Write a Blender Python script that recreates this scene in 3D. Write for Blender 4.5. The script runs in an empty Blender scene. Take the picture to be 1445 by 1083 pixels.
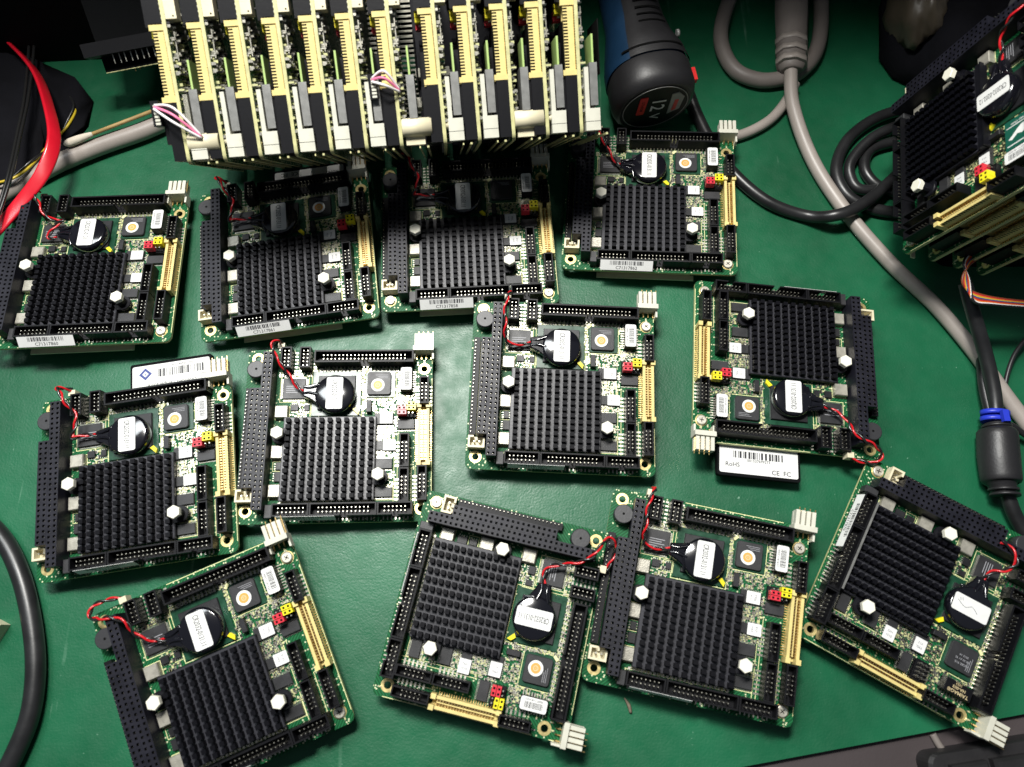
import bpy, math, random
from mathutils import Vector, Matrix
random.seed(7)
S = 0.001                      # every coordinate below is in millimetres
scn = bpy.context.scene
COL = scn.collection
# ---------------------------------------------------------------- camera, light, exposure
F_PX, CAM_H = 1032.0, 374.7
CAM_R = Matrix.Rotation(math.radians(18.49), 3, 'X') @ Matrix.Rotation(math.radians(-0.52), 3, 'Y')
cam_d = bpy.data.cameras.new('camera'); cam = bpy.data.objects.new('camera', cam_d); COL.objects.link(cam)
cam_d.sensor_width = 36; cam_d.lens = 36 * F_PX / 1445; cam_d.clip_start = .01; cam_d.clip_end = 20
cam.matrix_world = Matrix.Translation((0, 0, CAM_H * S)) @ CAM_R.to_4x4()
cam_d.dof.use_dof = True; cam_d.dof.focus_distance = .40; cam_d.dof.aperture_fstop = 9
scn.camera = cam
w = bpy.data.worlds.new('World'); scn.world = w; w.use_nodes = True
w.node_tree.nodes['Background'].inputs[0].default_value = (.75, .87, 1, 1)
w.node_tree.nodes['Background'].inputs[1].default_value = .10
def area(name, loc, target, sx, sy, power, col):
    d = bpy.data.lights.new(name, 'AREA'); d.shape = 'RECTANGLE'; d.size = sx; d.size_y = sy; d.energy = power; d.color = col
    o = bpy.data.objects.new(name, d); COL.objects.link(o)
    o.location = Vector(loc) * S
    o.rotation_euler = (Vector(target) - Vector(loc)).to_track_quat('-Z', 'Y').to_euler()
    return o
area('bench_lamp', (-110, 365, 820), (0, 110, 0), .2, .1, 11.3, (1, .98, .93))
area('side_lamp', (-400, 470, 900), (-100, 130, 0), .46, .3, 6.6, (.93, .98, 1))
scn.view_settings.view_transform = 'Standard'; scn.view_settings.look = 'None'
scn.view_settings.exposure = 0; scn.view_settings.gamma = 1
scn.render.engine = 'CYCLES'

def at(u, v, z=0.0):
    """world point (mm) seen at photo pixel u,v on the level plane z"""
    d = CAM_R @ Vector(((u - 722.5) / F_PX, -(v - 541.5) / F_PX, -1.0))
    t = (z - CAM_H) / d.z
    return Vector((d.x * t, d.y * t, z))

# ---------------------------------------------------------------- materials
MATS = {}
def mat(name, col, rough=.5, metal=0., spec=.5, bump=0., bscale=800., var=0., vscale=60., coat=0.):
    if name in MATS: return MATS[name]
    m = bpy.data.materials.new(name); m.use_nodes = True; nt = m.node_tree; b = nt.nodes['Principled BSDF']
    b.inputs['Base Color'].default_value = (*col, 1); b.inputs['Roughness'].default_value = rough
    b.inputs['Metallic'].default_value = metal; b.inputs['Specular IOR Level'].default_value = spec
    if coat: b.inputs['Coat Weight'].default_value = coat; b.inputs['Coat Roughness'].default_value = .12
    tc = nt.nodes.new('ShaderNodeTexCoord')
    if var:
        n = nt.nodes.new('ShaderNodeTexNoise'); n.inputs['Scale'].default_value = vscale; n.inputs['Detail'].default_value = 6
        nt.links.new(tc.outputs['Object'], n.inputs['Vector'])
        mr = nt.nodes.new('ShaderNodeMapRange'); mr.inputs['From Min'].default_value = .3; mr.inputs['From Max'].default_value = .7
        mr.inputs['To Min'].default_value = 1 - var; mr.inputs['To Max'].default_value = 1 + var
        nt.links.new(n.outputs['Fac'], mr.inputs['Value'])
        vm = nt.nodes.new('ShaderNodeVectorMath'); vm.operation = 'SCALE'; vm.inputs[0].default_value = col
        nt.links.new(mr.outputs[0], vm.inputs['Scale']); nt.links.new(vm.outputs[0], b.inputs['Base Color'])
        rr = nt.nodes.new('ShaderNodeMapRange'); rr.inputs['To Min'].default_value = max(0, rough - .12); rr.inputs['To Max'].default_value = min(1, rough + .12)
        nt.links.new(n.outputs['Fac'], rr.inputs['Value']); nt.links.new(rr.outputs[0], b.inputs['Roughness'])
    if bump:
        n2 = nt.nodes.new('ShaderNodeTexNoise'); n2.inputs['Scale'].default_value = bscale; n2.inputs['Detail'].default_value = 3
        nt.links.new(tc.outputs['Object'], n2.inputs['Vector'])
        bp = nt.nodes.new('ShaderNodeBump'); bp.inputs['Strength'].default_value = bump; bp.inputs['Distance'].default_value = .0002
        nt.links.new(n2.outputs['Fac'], bp.inputs['Height']); nt.links.new(bp.outputs[0], b.inputs['Normal'])
    MATS[name] = m
    return m
M = dict(
    blk=mat('black_plastic', (.005, .005, .0065), .45, spec=.22, bump=.15),
    bus=mat('bus_plastic', (.010, .010, .016), .45, spec=.3, bump=.2, var=.25, vscale=120),
    hole=mat('socket_dark', (.003, .003, .003), .8, spec=.1),
    tin=mat('tin', (.58, .56, .48), .38, metal=1, var=.15, vscale=500),
    gold=mat('gold', (.85, .60, .25), .3, metal=1, var=.2, vscale=500),
    ring=mat('ring_gold', (.72, .58, .26), .38, metal=.75, var=.2, vscale=400),
    yel=mat('cream_connector', (.66, .54, .21), .45, var=.08, vscale=200, bump=.1),
    cream=mat('cream_plastic', (.66, .60, .42), .45, var=.08, vscale=150),
    white=mat('white_plastic', (.58, .57, .48), .42, var=.06, vscale=150, bump=.1),
    hexw=mat('nylon_white', (.80, .78, .66), .4, spec=.4),
    paper=mat('paper_label', (.72, .72, .70), .55, var=.03, vscale=300),
    ink=mat('ink', (.02, .02, .025), .6),
    inkgrey=mat('ink_grey', (.12, .12, .15), .6),
    mark=mat('chip_mark', (.30, .30, .32), .5),
    goldmark=mat('gold_mark', (.62, .50, .28), .5),
    chip=mat('chip_epoxy', (.013, .013, .015), .45, spec=.4, bump=.25, bscale=2500, var=.2, vscale=200),
    chipg=mat('chip_grey', (.026, .026, .028), .44, spec=.4, bump=.25, bscale=2500, var=.15, vscale=200),
    subs=mat('substrate_green', (.010, .055, .028), .3, var=.3, vscale=300),
    hs=mat('heatsink_black', (.005, .005, .0075), .45, spec=.25, bump=.25, bscale=900, var=.3, vscale=150),
    hsb=mat('heatsink_floor', (.028, .028, .035), .38, spec=.5, bump=.15, bscale=900),
    pin=mat('heatsink_pins', (.0022, .0022, .004), .5, spec=.12, bump=.2, bscale=900),
    ind=mat('inductor', (.42, .40, .34), .38, metal=.45, bump=.5, bscale=1800, var=.12, vscale=400),
    red=mat('red_wire', (.55, .010, .016), .3, coat=.3),
    bwire=mat('black_wire', (.012, .012, .012), .3, coat=.3),
    jred=mat('jumper_red', (.62, .03, .05), .35), jyel=mat('jumper_yellow', (.80, .70, .02), .35),
    wrap=mat('shrink_wrap', (.006, .006, .009), .13, coat=.8, bump=.35, bscale=140),
    ora=mat('sticker_orange', (.72, .33, .07), .5),
    buz=mat('buzzer_grey', (.028, .028, .031), .45, bump=.2),
    steel=mat('screw_steel', (.70, .66, .56), .42, metal=.75, var=.1, vscale=500),
    plate=mat('card_metal', (.24, .24, .23), .5, metal=.7, bump=.3, bscale=3000, var=.15, vscale=200),
    silk=mat('silkscreen', (.76, .74, .38), .6),
    lime=mat('lime_edge', (.36, .50, .16), .5),
    edge=mat('laminate_edge', (.55, .53, .26), .55, var=.15, vscale=300),
    rc=mat('resistor_black', (.02, .02, .02), .4), cc=mat('capacitor_tan', (.50, .50, .24), .5),
    greycab=mat('grey_cable', (.33, .29, .26), .42, var=.1, vscale=60, bump=.15, bscale=300),
    greycon=mat('grey_rubber', (.19, .165, .15), .5, var=.1, vscale=60, bump=.2),
    blkcab=mat('black_cable', (.014, .014, .015), .36, var=.25, vscale=80, bump=.15, bscale=400),
    navy=mat('navy_plastic', (.009, .034, .078), .38, var=.15, vscale=60, bump=.25),
    rubber=mat('black_rubber', (.015, .0145, .016), .46, bump=.35, bscale=900, var=.15),
    tagred=mat('tag_red', (.62, .02, .02), .4), taggrey=mat('tag_grey', (.28, .28, .27), .35),
    tagwhite=mat('tag_white', (.75, .75, .73), .4),
    blue=mat('blue_rubber', (.02, .04, .50), .4, bump=.2),
    sata=mat('red_cable', (.58, .008, .022), .32, coat=.2, var=.08, vscale=60),
    wood=mat('swab_wood', (.42, .28, .11), .6, var=.2, vscale=120), cotton=mat('cotton', (.62, .56, .46), .95, bump=.8, bscale=600),
    splint=mat('splinter_wood', (.16, .13, .09), .8, var=.3, vscale=300),
    ylw=mat('yellow_wire', (.55, .40, .02), .4), pink=mat('pink_wire', (.75, .18, .32), .4), wwire=mat('white_wire', (.75, .72, .72), .4),
    orw=mat('orange_wire', (.6, .2, .03), .4), brw=mat('brown_wire', (.2, .05, .02), .4), blw=mat('blue_wire', (.02, .05, .25), .4),
    darkbox=mat('dark_plastic', (.003, .0035, .004), .8, spec=.12, var=.3, vscale=20, bump=.3),
    dlump=mat('dark_lump', (.006, .006, .008), .95, spec=.1, bump=.8, bscale=300, var=.4, vscale=40),
    cloth=mat('maroon_cloth', (.060, .018, .024), .9, bump=.8, bscale=200, var=.4, vscale=30),
    bag=mat('brown_plastic', (.075, .060, .042), .35, var=.35, vscale=30, bump=.4, bscale=60),
    desk=mat('desk_brown', (.052, .041, .042), .55, var=.12, vscale=12, bump=.3, bscale=500),
    key=mat('keycap', (.013, .012, .013), .55, bump=.3, bscale=700, var=.15),
    blogo=mat('logo_blue', (.03, .05, .22), .5), green=mat('dark_green_label', (.01, .09, .06), .35),
    matedge=mat('mat_backing', (.010, .012, .011), .7),
)
def pcb_material():
    m = bpy.data.materials.new('circuit_board'); m.use_nodes = True; nt = m.node_tree; b = nt.nodes['Principled BSDF']; L = nt.links.new
    tc = nt.nodes.new('ShaderNodeTexCoord')
    def node(t, **k):
        n = nt.nodes.new(t)
        for a, v in k.items(): n.inputs[a].default_value = v
        return n
    big = node('ShaderNodeTexNoise', Scale=90., Detail=2.); L(tc.outputs['Object'], big.inputs['Vector'])
    vo = node('ShaderNodeTexVoronoi', Scale=900., Randomness=.55); vo.distance = 'CHEBYCHEV'; L(tc.outputs['Object'], vo.inputs['Vector'])
    vc = nt.nodes.new('ShaderNodeSeparateColor'); L(vo.outputs['Color'], vc.inputs[0])
    # pads: small cell cores in part of the cells
    lt = nt.nodes.new('ShaderNodeMath'); lt.operation = 'LESS_THAN'; L(vo.outputs['Distance'], lt.inputs[0]); lt.inputs[1].default_value = .30
    g = nt.nodes.new('ShaderNodeMath'); g.operation = 'MULTIPLY_ADD'; L(big.outputs['Fac'], g.inputs[0]); g.inputs[1].default_value = 1.8; g.inputs[2].default_value = -.28
    l2 = nt.nodes.new('ShaderNodeMath'); l2.operation = 'LESS_THAN'; L(vc.outputs[0], l2.inputs[0]); L(g.outputs[0], l2.inputs[1])
    pad = nt.nodes.new('ShaderNodeMath'); pad.operation = 'MULTIPLY'; L(lt.outputs[0], pad.inputs[0]); L(l2.outputs[0], pad.inputs[1])
    # traces: thin bands, lighter green
    mp = nt.nodes.new('ShaderNodeMapping'); mp.inputs['Rotation'].default_value = (0, 0, .785); L(tc.outputs['Object'], mp.inputs[0])
    wv = node('ShaderNodeTexWave', Scale=260., Distortion=1.5, Detail=1.); wv.inputs['Detail Scale'].default_value = .4; L(mp.outputs[0], wv.inputs['Vector'])
    tr = nt.nodes.new('ShaderNodeMapRange'); tr.inputs['From Min'].default_value = .6; tr.inputs['From Max'].default_value = .75; L(wv.outputs['Fac'], tr.inputs['Value'])
    m1 = nt.nodes.new('ShaderNodeMix'); m1.data_type = 'RGBA'; m1.inputs[6].default_value = (.006, .065, .022, 1); m1.inputs[7].default_value = (.014, .13, .045, 1); L(tr.outputs[0], m1.inputs[0])
    m2 = nt.nodes.new('ShaderNodeMix'); m2.data_type = 'RGBA'; L(pad.outputs[0], m2.inputs[0]); L(m1.outputs[2], m2.inputs[6]); m2.inputs[7].default_value = (.60, .62, .40, 1)
    L(m2.outputs[2], b.inputs['Base Color']); b.inputs['Roughness'].default_value = .45; b.inputs['Specular IOR Level'].default_value = .14
    mt = nt.nodes.new('ShaderNodeMath'); mt.operation = 'MULTIPLY'; mt.inputs[1].default_value = .12; L(pad.outputs[0], mt.inputs[0]); L(mt.outputs[0], b.inputs['Metallic'])
    return m
M['pcb'] = pcb_material()
def mat_material():
    m = bpy.data.materials.new('green_rubber_mat'); m.use_nodes = True; nt = m.node_tree; b = nt.nodes['Principled BSDF']; L = nt.links.new
    tc = nt.nodes.new('ShaderNodeTexCoord')
    def noise(sc, det=4, rot=None, scl=None):
        n = nt.nodes.new('ShaderNodeTexNoise'); n.inputs['Scale'].default_value = sc; n.inputs['Detail'].default_value = det
        if scl:
            mp = nt.nodes.new('ShaderNodeMapping'); mp.inputs['Scale'].default_value = scl; mp.inputs['Rotation'].default_value = (0, 0, rot); L(tc.outputs['Object'], mp.inputs[0]); L(mp.outputs[0], n.inputs['Vector'])
        else: L(tc.outputs['Object'], n.inputs['Vector'])
        return n
    def mr(src, a, bb, c, d):
        r = nt.nodes.new('ShaderNodeMapRange'); r.inputs['From Min'].default_value = a; r.inputs['From Max'].default_value = bb; r.inputs['To Min'].default_value = c; r.inputs['To Max'].default_value = d
        L(src, r.inputs['Value']); return r.outputs[0]
    def mul(a, bb):
        q = nt.nodes.new('ShaderNodeMath'); q.operation = 'MULTIPLY'; L(a, q.inputs[0]); L(bb, q.inputs[1]); return q.outputs[0]
    def mx(a, bb):
        q = nt.nodes.new('ShaderNodeMath'); q.operation = 'MAXIMUM'; L(a, q.inputs[0]); L(bb, q.inputs[1]); return q.outputs[0]
    patch = noise(14, 5); fine = noise(900, 3); mott = noise(120, 4)
    reg = mr(noise(28, 3).outputs['Fac'], .46, .60, 0, 1)
    s1 = mr(noise(160, 2, .5, (1, .045, 1)).outputs['Fac'], .70, .76, 0, 1)
    s2 = mr(noise(150, 2, -1.0, (1, .05, 1)).outputs['Fac'], .71, .77, 0, 1)
    s3 = mr(noise(190, 2, 1.5, (1, .06, 1)).outputs['Fac'], .72, .78, 0, 1)
    scr = mul(mx(mx(s1, s2), s3), reg)
    dots = mul(mr(noise(420, 2).outputs['Fac'], .72, .78, 0, 1), mr(noise(40, 2).outputs['Fac'], .5, .6, 0, 1))
    scuff = mx(scr, dots)
    c1 = nt.nodes.new('ShaderNodeMix'); c1.data_type = 'RGBA'; c1.inputs[6].default_value = (.005, .070, .029, 1); c1.inputs[7].default_value = (.010, .128, .056, 1)
    L(mr(patch.outputs['Fac'], .3, .7, 0, 1), c1.inputs[0])
    c2 = nt.nodes.new('ShaderNodeMix'); c2.data_type = 'RGBA'; L(mul(scuff, mr(mott.outputs['Fac'], .3, .7, .3, .9)), c2.inputs[0]); L(c1.outputs[2], c2.inputs[6]); c2.inputs[7].default_value = (.22, .38, .28, 1)
    L(c2.outputs[2], b.inputs['Base Color'])
    r = mr(mott.outputs['Fac'], .25, .75, .34, .50); L(r, b.inputs['Roughness']); b.inputs['Specular IOR Level'].default_value = .42
    add = nt.nodes.new('ShaderNodeMath'); add.operation = 'ADD'; L(fine.outputs['Fac'], add.inputs[0]); L(mr(mott.outputs['Fac'], 0, 1, 0, 1.5), add.inputs[1])
    bp = nt.nodes.new('ShaderNodeBump'); bp.inputs['Strength'].default_value = .38; bp.inputs['Distance'].default_value = .0003
    L(add.outputs[0], bp.inputs['Height']); L(bp.outputs[0], b.inputs['Normal'])
    return m
M['mat'] = mat_material()

# ---------------------------------------------------------------- mesh builder
def text_data(body, size, cache={}):
    k = (body, size)
    if k in cache: return cache[k]
    cu = bpy.data.curves.new('lettering', 'FONT'); cu.body = body; cu.size = size; cu.offset = .008 * size; cu.align_x = 'CENTER'; cu.align_y = 'CENTER'; cu.resolution_u = 2
    ob = bpy.data.objects.new('lettering', cu); COL.objects.link(ob)
    dg = bpy.context.evaluated_depsgraph_get(); dg.update()
    me = bpy.data.meshes.new_from_object(ob.evaluated_get(dg))
    r = ([tuple(v.co) for v in me.vertices], [tuple(p.vertices) for p in me.polygons])
    bpy.data.objects.remove(ob); bpy.data.curves.remove(cu); bpy.data.meshes.remove(me)
    cache[k] = r
    return r
class MB:
    def __init__(s, *mats): s.v = []; s.f = []; s.mi = []; s.sm = []; s.mats = list(mats)
    def add(s, vs, fs, m=0, smooth=False, X=None):
        o = len(s.v)
        s.v += [tuple(X @ Vector(v)) for v in vs] if X is not None else [tuple(v) for v in vs]
        for f in fs: s.f.append(tuple(i + o for i in f)); s.mi.append(m); s.sm.append(smooth)
        return s
    def box(s, x0, x1, y0, y1, z0, z1, m=0, X=None):
        return s.add([(x0, y0, z0), (x1, y0, z0), (x1, y1, z0), (x0, y1, z0), (x0, y0, z1), (x1, y0, z1), (x1, y1, z1), (x0, y1, z1)],
                     [(3, 2, 1, 0), (4, 5, 6, 7), (0, 1, 5, 4), (1, 2, 6, 5), (2, 3, 7, 6), (3, 0, 4, 7)], m, X=X)
    def prism(s, poly, z0, z1, m=0, X=None, cham=0., smooth=False):
        n = len(poly); rings = [(z0, 0), (z1 - cham, 0), (z1, cham)] if cham else [(z0, 0), (z1, 0)]
        cx = sum(p[0] for p in poly) / n; cy = sum(p[1] for p in poly) / n; vs = []
        for z, c in rings:
            for x, y in poly:
                d = math.hypot(x - cx, y - cy) or 1; k = (d - c) / d; vs.append((cx + (x - cx) * k, cy + (y - cy) * k, z))
        fs = [tuple(range(n))[::-1], tuple(range((len(rings) - 1) * n, len(rings) * n))]
        s.add(vs, fs, m, X=X); o = len(s.v) - len(vs)
        for r in range(len(rings) - 1):
            for i in range(n):
                s.f.append((o + r * n + i, o + r * n + (i + 1) % n, o + (r + 1) * n + (i + 1) % n, o + (r + 1) * n + i)); s.mi.append(m); s.sm.append(smooth)
        return s
    def cbox(s, x0, x1, y0, y1, z0, z1, m=0, c=.3, X=None): return s.prism([(x0, y0), (x1, y0), (x1, y1), (x0, y1)], z0, z1, m, X, c)
    def cyl(s, cx, cy, r, z0, z1, m=0, n=20, X=None, cham=0., ph=0.):
        return s.prism([(cx + r * math.cos(ph + 2 * math.pi * i / n), cy + r * math.sin(ph + 2 * math.pi * i / n)) for i in range(n)], z0, z1, m, X, cham, n > 10)
    def annulus(s, cx, cy, r0, r1, z0, z1, m=0, n=24, X=None):
        vs = []
        for (r, z) in ((r1, z0), (r1, z1), (r0, z1), (r0, z0)):
            vs += [(cx + r * math.cos(2 * math.pi * i / n), cy + r * math.sin(2 * math.pi * i / n), z) for i in range(n)]
        fs = [(a * n + i, a * n + (i + 1) % n, ((a + 1) % 4) * n + (i + 1) % n, ((a + 1) % 4) * n + i) for a in range(4) for i in range(n)]
        return s.add(vs, fs, m, X=X)
    def fit(s, body, wd, ht, X, m=1):
        v, f = text_data(body, 1.0); xs = [p[0] for p in v]; ys = [p[1] for p in v]
        k = wd / (max(xs) - min(xs)); q = ht / (max(ys) - min(ys)); cx = (max(xs) + min(xs)) / 2; cy = (max(ys) + min(ys)) / 2
        return s.add([((a - cx) * k, (c - cy) * q, e) for a, c, e in v], f, m, X=X)
    def text(s, body, size, X, m=1):
        v, f = text_data(body, size); return s.add(v, f, m, X=X)
    def bars(s, x0, x1, y0, y1, z, m=1, X=None, seed=1, pitch=.3):
        r = random.Random(seed); x = x0
        while x < x1:
            wd = pitch * r.choice((.5, .5, 1, 1.5))
            s.add([(x, y0, z), (min(x + wd, x1), y0, z), (min(x + wd, x1), y1, z), (x, y1, z)], [(0, 1, 2, 3)], m, X=X); x += wd + pitch * r.choice((.5, .6, 1, 1.4))
        return s
    def sockets(s, x0, y0, nx, ny, p, h, zt, dep, mt=0, mh=1):
        g = (p - h) / 2; fs = []
        for i in range(nx):
            for j in range(ny):
                a, b2 = x0 + i * p, y0 + j * p; o = []
                o += [(a, b2, zt), (a + p, b2, zt), (a + p, b2 + p, zt), (a, b2 + p, zt)]
                o += [(a + g, b2 + g, zt), (a + p - g, b2 + g, zt), (a + p - g, b2 + p - g, zt), (a + g, b2 + p - g, zt)]
                o += [(x, y, zt - dep) for x, y, _ in o[4:8]]
                s.add(o, [(k, (k + 1) % 4, 4 + (k + 1) % 4, 4 + k) for k in range(4)], mt)
                s.add(o, [(4 + k, 4 + (k + 1) % 4, 8 + (k + 1) % 4, 8 + k) for k in range(4)] + [(8, 9, 10, 11)], mh)
        return s
    def tube(s, pts, r, m=0, n=10, res=6, X=None, rad=None, flat=None, caps=True):
        P = [Vector(p) for p in pts]; Q = []; R = []
        rr = rad or [r] * len(P)
        for i in range(len(P) - 1):
            p0, p1, p2, p3 = P[max(i - 1, 0)], P[i], P[i + 1], P[min(i + 2, len(P) - 1)]
            for k in range(res):
                t = k / res
                Q.append(.5 * ((2 * p1) + (p2 - p0) * t + (2 * p0 - 5 * p1 + 4 * p2 - p3) * t * t + (3 * p1 - p0 - 3 * p2 + p3) * t ** 3)); R.append(rr[i] * (1 - t) + rr[i + 1] * t)
        Q.append(P[-1]); R.append(rr[-1]); vs = []; up = Vector((0, 0, 1))
        nrm = None
        for i, q in enumerate(Q):
            t = (Q[min(i + 1, len(Q) - 1)] - Q[max(i - 1, 0)]).normalized()
            if nrm is None: nrm = t.cross(up) if abs(t.z) < .9 else t.cross(Vector((1, 0, 0)))
            nrm = (nrm - t * nrm.dot(t)).normalized(); bn = t.cross(nrm)
            for k in range(n):
                a = 2 * math.pi * k / n; fx, fy = (1, 1) if not flat else flat
                vs.append(q + nrm * (math.cos(a) * R[i] * fx) + bn * (math.sin(a) * R[i] * fy))
        fs = [(i * n + k, i * n + (k + 1) % n, (i + 1) * n + (k + 1) % n, (i + 1) * n + k) for i in range(len(Q) - 1) for k in range(n)]
        s.add(vs, fs, m, True, X)
        if caps:
            o = len(s.v) - len(vs); s.f += [tuple(o + k for k in range(n))[::-1], tuple(o + (len(Q) - 1) * n + k for k in range(n))]; s.mi += [m, m]; s.sm += [False, False]
        return s
    def build(s, name, parent=None):
        me = bpy.data.meshes.new(name)
        me.from_pydata([(a * S, b * S, c * S) for a, b, c in s.v], [], s.f)
        for m in s.mats: me.materials.append(m)
        me.polygons.foreach_set('material_index', s.mi); me.polygons.foreach_set('use_smooth', s.sm); me.update()
        o = bpy.data.objects.new(name, me); COL.objects.link(o)
        if parent is not None: o.parent = parent
        return o
def T(x=0, y=0, z=0, rz=0, rx=0, ry=0):
    return Matrix.Translation((x, y, z)) @ Matrix.Rotation(math.radians(rz), 4, 'Z') @ Matrix.Rotation(math.radians(rx), 4, 'X') @ Matrix.Rotation(math.radians(ry), 4, 'Y')
def tag(o, label=None, cat=None, group=None, kind=None):
    if label: o['label'] = label
    if cat: o['category'] = cat
    if group: o['group'] = group
    if kind: o['kind'] = kind
    return o
def empty(name, mtx=None):
    o = bpy.data.objects.new(name, None); COL.objects.link(o); o.empty_display_size = .01
    if mtx is not None: o.matrix_world = mtx
    return o
def plate(name, outer, holes, z0, z1, mats, parent=None):
    cu = bpy.data.curves.new(name, 'CURVE'); cu.dimensions = '2D'; cu.fill_mode = 'BOTH'; cu.extrude = (z1 - z0) / 2 * S
    for loop in [outer] + [[(x + r * math.cos(2 * math.pi * i / 20), y + r * math.sin(2 * math.pi * i / 20)) for i in range(20)] for x, y, r in holes]:
        sp = cu.splines.new('POLY'); sp.points.add(len(loop) - 1); sp.use_cyclic_u = True
        for p, (x, y) in zip(sp.points, loop): p.co = (x * S, y * S, 0, 1)
    ob = bpy.data.objects.new(name, cu); COL.objects.link(ob); dg = bpy.context.evaluated_depsgraph_get(); dg.update()
    me = bpy.data.meshes.new_from_object(ob.evaluated_get(dg)); bpy.data.objects.remove(ob); bpy.data.curves.remove(cu)
    for v in me.vertices: v.co.z += (z0 + z1) / 2 * S
    me.materials.clear()
    for m in mats: me.materials.append(m)
    me.update()
    for p in me.polygons: p.material_index = 0 if abs(p.normal.z) > .5 else min(1, len(mats) - 1)
    o = bpy.data.objects.new(name, me); COL.objects.link(o); o.parent = parent
    return o
def rrect(x0, x1, y0, y1, r, n=5):
    out = []
    for cx, cy, a in ((x1 - r, y0 + r, -90), (x1 - r, y1 - r, 0), (x0 + r, y1 - r, 90), (x0 + r, y0 + r, 180)):
        out += [(cx + r * math.cos(math.radians(a + 90 * k / n)), cy + r * math.sin(math.radians(a + 90 * k / n))) for k in range(n + 1)]
    return out

# ---------------------------------------------------------------- the setting
mo = MB(M['mat'], M['matedge'])
pa, pb = at(1035, 1085), at(1445, 1008)           # the near right edge of the mat runs slightly uphill
dr = (pb - pa).normalized()
p0 = pa - dr * 420; p1 = pb + dr * 260
poly = [(p0.x, p0.y), (p1.x, p1.y), (620, 760), (-640, 760)]
mo.add([(x, y, 0) for x, y in poly] + [(x, y, -2.4) for x, y in poly], [(0, 1, 2, 3)], 0)
mo.add([(x, y, 0) for x, y in poly] + [(x, y, -2.4) for x, y in poly], [(7, 6, 5, 4), (0, 4, 5, 1), (1, 5, 6, 2), (2, 6, 7, 3), (3, 7, 4, 0)], 1)
tag(mo.build('bench_mat'), 'green rubber bench mat with scuffs', kind='structure')
do = MB(M['desk']); do.box(-700, 700, -400, 640, -24, -4)
tag(do.build('desk'), kind='structure')
wo = MB(M['darkbox']); wo.box(-700, 700, 640, 660, -60, 700)
tag(wo.build('back_wall'), kind='structure')
sh = MB(M['darkbox']); sh.box(-640, 640, 341, 640, 400, 418)
tag(sh.build('overhead_shelf'), kind='structure')

# ---------------------------------------------------------------- the embedded board (template)
Z0 = 12.0                      # board surface above the mat
OFF = Vector((-48, -45, Z0))
root = empty('single_board_computer')
def part(mb, name, parent=None):
    mb.v = [(x + OFF.x, y + OFF.y, z + OFF.z) for x, y, z in mb.v]
    return mb.build(name, parent or root)
HOLES = [(5.1, 5.1), (91.2, 5.1), (92.2, 79.2), (5.1, 85.4)]
outer = [(x + OFF.x, y + OFF.y) for x, y in rrect(0, 96.6, -1.2, 90.4, 3.2)]
board = plate('circuit_board', outer, [(x + OFF.x, y + OFF.y, 1.75) for x, y in HOLES], Z0 - 1.6, Z0, [M['pcb'], M['edge']], root)
for hx, hy in HOLES: part(MB(M['ring']).annulus(hx, hy, 1.7, 3.15, -1.68, .06), 'mounting_ring', board)
# silkscreen outlines and solder lands
sk = MB(M['silk'], M['tin'])
def frame(x0, x1, y0, y1, t=.28, z=.03):
    sk.box(x0, x1, y0, y0 + t, 0, z); sk.box(x0, x1, y1 - t, y1, 0, z); sk.box(x0, x0 + t, y0 + t, y1 - t, 0, z); sk.box(x1 - t, x1, y0 + t, y1 - t, 0, z)
for fr in ((33.6, 60.2, 52.8, 78.6), (61.0, 77.7, 62.9, 78.8), (17.6, 32.4, 61.2, 75.4), (15.9, 23.4, 10.9, 18.2), (16, 23.4, 30.6, 38.2), (16, 23.4, 51.8, 59), (77.2, 79.2, 7, 44), (86, 88.2, 7, 26), (29.4, 34.4, 55.1, 60.8), (16.6, 23, 24.9, 30.1), (66.6, 77.2, 9.6, 17.2)): frame(*fr)
sk.box(96.15, 96.45, 4, 74, 0, .03); sk.box(96.15, 96.45, 82, 87, 0, .03); sk.box(36, 84, 89.9, 90.2, 0, .03); sk.box(4.7, 5.0, 16, 66, 0, .03); sk.box(19, 66.5, 8.0, 8.3, 0, .03); sk.box(60.6, 60.9, 53, 79, 0, .03); sk.box(33, 78, 79.3, 79.6, 0, .03)
sk.add([(60.6, 77.6, .9), (62.4, 79.4, .9), (63.4, 78.4, .9), (61.6, 76.6, .9), (60.6, 77.6, 1.2), (62.4, 79.4, 1.2), (63.4, 78.4, 1.2), (61.6, 76.6, 1.2)], [(4, 5, 6, 7), (0, 1, 5, 4), (1, 2, 6, 5), (2, 3, 7, 6), (3, 0, 4, 7)], 0)
for y0, y1 in ((9.5, 21.5), (26.5, 39)):
    y = y0
    while y < y1: sk.box(77.8, 80.3, y, y + .9, 0, .25, 1); y += 2.0
for y0, y1, x in ((9, 22, 86.9), (58.5, 70.5, 87.6), (58.5, 70.5, 95.0)):
    y = y0
    while y < y1: sk.box(x, x + (2.2 if x < 90 else 1.3), y, y + .9, 0, .25, 1); y += 2.0
for k in range(24): sk.box(20.5 + 1.98 * k, 21.6 + 1.98 * k, 7.9, 9.1, 0, .3, 1)
for k in range(22): sk.box(37.5 + 2.0 * k, 38.5 + 2.0 * k, 77.9, 79.6, 0, .4, 1)
for y in range(78, 89, 2):
    for x in (24.3, 26.4, 34.2): sk.box(x, x + 1.5, y, y + .9, 0, .3, 1)
part(sk, 'silkscreen', board)
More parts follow.
